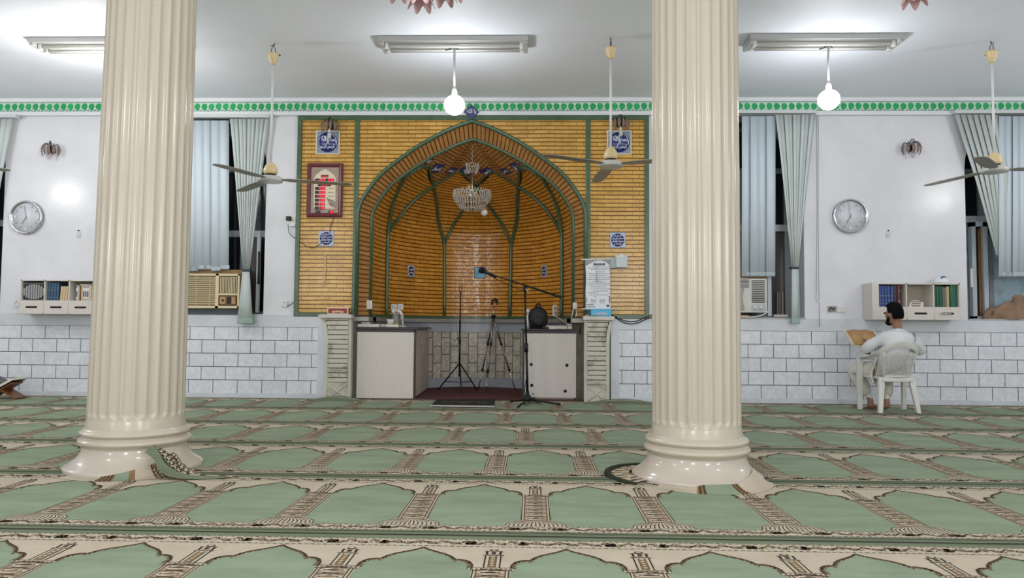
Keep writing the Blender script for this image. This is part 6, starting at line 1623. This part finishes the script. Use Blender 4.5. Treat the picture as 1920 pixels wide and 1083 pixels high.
# trousers
tz = [(Vector((4.29, 9.1, .49)), (.16, .11)), (LH, .115), (LH.lerp(LK, .55), .112), (LK, .100), (LK.lerp(LA, .5), .092), (LK.lerp(LA, .88), .072), (RH, .115), (RH.lerp(RK, .55), .11), (RK, .098), (RK.lerp(RA, .5), .090), (RK.lerp(RA, .88), .070)]
skinmesh('trousers', tz, [(0, 1), (1, 2), (2, 3), (3, 4), (4, 5), (0, 6), (6, 7), (7, 8), (8, 9), (9, 10)], [M_trou], wob=.022)
# head details: skull shaped shell of hair, ear, nose, beard
fdir = Vector((-.42, .90, -.10)).normalized(); sdir = fdir.cross(Vector((0, 0, 1))).normalized(); udir = sdir.cross(fdir)
HM = Matrix((sdir, fdir, udir)).transposed().to_4x4(); HM.translation = headc+Vector((0, 0, .012))
mb = MB(); n, m = 40, 24; vs = []
for j in range(m+1):
    ph = pi*j/m
    for i in range(n):
        th = 2*pi*i/n; d = Vector((sin(ph)*cos(th), sin(ph)*sin(th), cos(ph)))
        r_ = Vector((d.x*.088, d.y*.103, d.z*.122)); fr = d.y
        # pull the shell inside the head over the face and below the nape
        k = 1.14+noise.noise(d*9)*.07+noise.noise(d*23)*.03+.07*max(0, d.z)
        if d.y > .15 and d.z < .62: k = .80
        if d.z < -.55: k = .72
        if abs(d.x) > .55 and d.z < .05 and d.y > -.35: k = .82
        vs.append(r_*k)
mb.add([HM @ v for v in vs], [(j*n+i, j*n+(i+1) % n, (j+1)*n+(i+1) % n, (j+1)*n+i) for j in range(m) for i in range(n)], 0, True); mb.build('hair', M_hair, man)
mb = MB(); mb.sph((0, 0, 0), 1, 20, 14, T=HM @ Matrix.Translation((0, .008, -.02)) @ Matrix.Diagonal((.078, .095, .108, 1))); mb.build('face', M_skin, man)
for s in (-1, 1):
    mb = MB(); mb.sph((0, 0, 0), 1, 12, 10, T=HM @ Matrix.Translation((s*.083, -.005, -.018)) @ Matrix.Diagonal((.012, .018, .032, 1))); mb.build('ear', M_skin, man)
    mb = MB(); mb.sph((s*.030, .092, .0), .012, 10, 8, T=HM); mb.build('eye', mat('eye_white', (220, 216, 210), .3), man)
mb = MB(); mb.tube([(0, .098, .01), (0, .112, -.022), (0, .100, -.034)], [.008, .014, .010], 8, T=HM); mb.build('nose', M_skin, man)
mb = MB(); mb.tube([(-.025, .088, -.062), (0, .098, -.060), (.025, .088, -.062)], .007, 6, T=HM); mb.build('mouth', mat('lips', (120, 66, 58), .5), man)
mb = MB(); mb.tube([HM @ Vector(v) for v in ((-.076, .015, -.03), (-.074, .03, -.075), (-.045, .07, -.105), (0, .085, -.112), (.045, .07, -.105), (.074, .03, -.075), (.076, .015, -.03))], [.012, .018, .022, .024, .022, .018, .012], 8); mb.build('beard', M_hair, man)
# hands: palm and five separate fingers each
def hand(wr, d, palm_n, name, curl=.5, thumb=1):
    d = d.normalized(); palm_n = (palm_n-d*palm_n.dot(d)).normalized(); sd = d.cross(palm_n)
    nd = [(wr, .024), (wr+d*.045, (.034, .016)), (wr+d*.080, (.038, .014))]; ed = [(0, 1), (1, 2)]
    for k, (off, L_) in enumerate(((-.030, .070), (-.010, .078), (.011, .072), (.031, .056))):
        b = wr+d*.082+sd*off; a1 = curl*.5; p1 = b+(d*cos(a1)+palm_n*sin(a1))*L_*.42; a2 = curl*1.3; p2 = p1+(d*cos(a2)+palm_n*sin(a2))*L_*.33; a3 = curl*2; p3 = p2+(d*cos(a3)+palm_n*sin(a3))*L_*.25
        i = len(nd); nd += [(b, .0095), (p1, .0090), (p2, .0083), (p3, .0072)]; ed += [(2, i), (i, i+1), (i+1, i+2), (i+2, i+3)]
    tb = wr+d*.035-sd*.028*thumb; t1 = tb+(d*.7-sd*.7*thumb+palm_n*.3).normalized()*.034; t2 = t1+(d*.85-sd*.2*thumb+palm_n*.5).normalized()*.028
    i = len(nd); nd += [(tb, .013), (t1, .011), (t2, .009)]; ed += [(1, i), (i, i+1), (i+1, i+2)]
    return skinmesh(name, nd, ed, [M_skin], sub=1)
bkc = P(1618, 634, 9.48)
hand(LWr, Vector((-.3, .75, .10)), Vector((.1, -.1, 1)), 'hand'); hand(RWr, Vector((-.65, .35, -.0)), Vector((0, .1, 1)), 'hand', thumb=-1)
# toes
for c, sgn in ((lt_, 1), (rt_2, -1)):
    for k in range(5):
        w_ = .011-.0012*k; dirn = Vector((.35*sgn, .94, 0)).normalized(); s_ = Vector((dirn.y, -dirn.x, 0)); b = c+s_*(k-2)*.019*sgn*-1
        MB().tube([b, b+dirn*(.040-.004*k)-Vector((0, 0, .008)), b+dirn*(.055-.005*k)-Vector((0, 0, .014))], [w_, w_, w_*.7], 8).build('toe', M_skin, man)
tag(MB().box(0, .07, -.01, .02, 0, .09, 0, Matrix.Translation(P(1621, 662, 9.19)) @ Matrix.Rotation(.3, 4, 'Y')).build('phone_pouch', M_black, bev=.008), 'small black pouch between the man and the left chair arm', 'pouch')
# the large open book he reads
T_ = Matrix.Translation(bkc) @ Matrix.Rotation(radians(8), 4, 'Z') @ Matrix.Rotation(radians(42), 4, 'X')
ob = thing('open_book', 'large open book with yellowed pages held up by the seated man', 'book', (0, 0, 0)); M_old = mat('yellowed_pages', (186, 146, 100), .75, var=.12, vscale=10)
for s in (-1, 1):
    mb = MB(); vs = []; n = 10
    for i in range(n+1):
        u = i/n; x = s*(.0+.185*u); z = .012+.026*sin(pi*min(1, u*1.25+.05))*(1-.35*u)
        vs += [(x, -.13, z), (x, .13, z), (x, .13, .003), (x, -.13, .003)]
    vs = [T_ @ Vector(v) for v in vs]
    mb.add(vs, [(i*4+j, i*4+(j+1) % 4, (i+1)*4+(j+1) % 4, (i+1)*4+j) for i in range(n) for j in range(4)]+[(n*4, n*4+1, n*4+2, n*4+3)], 0, True); mb.build('page_block', M_old, ob)
    x0, x1 = (0, .205) if s > 0 else (-.205, 0); MB().box(x0, x1, -.145, .145, -.006, .004, 0, T_).build('cover', mat('ivory_cover', (214, 206, 188), .6), ob, bev=.002)
    MB().box(*sorted((s*.185, s*.203)), -.14, .14, .003, .022, 0, T_).build('thick_edge', mat('ivory_cover', (214, 206, 188), .6), ob)
# small speaks of wall: nails and faint hooks
for px, py, lb in ((148, 432, 'small nail with dangling tag between the clock and the column'), (1665, 432, 'small nail in the wall right of the round clock above the shelf')):
    p = P(px, py, D-.005); t = thing('wall_nail', lb, 'nail', tuple(p)); MB().tube([(0, 0, 0), (0, -.02, 0)], .008, 8).build('nail_head', M_black, t); MB().box(-.025, .025, -.006, 0, -.09, -.035).build('faded_tag', mat('faded_tag', (196, 198, 206), .5), t)
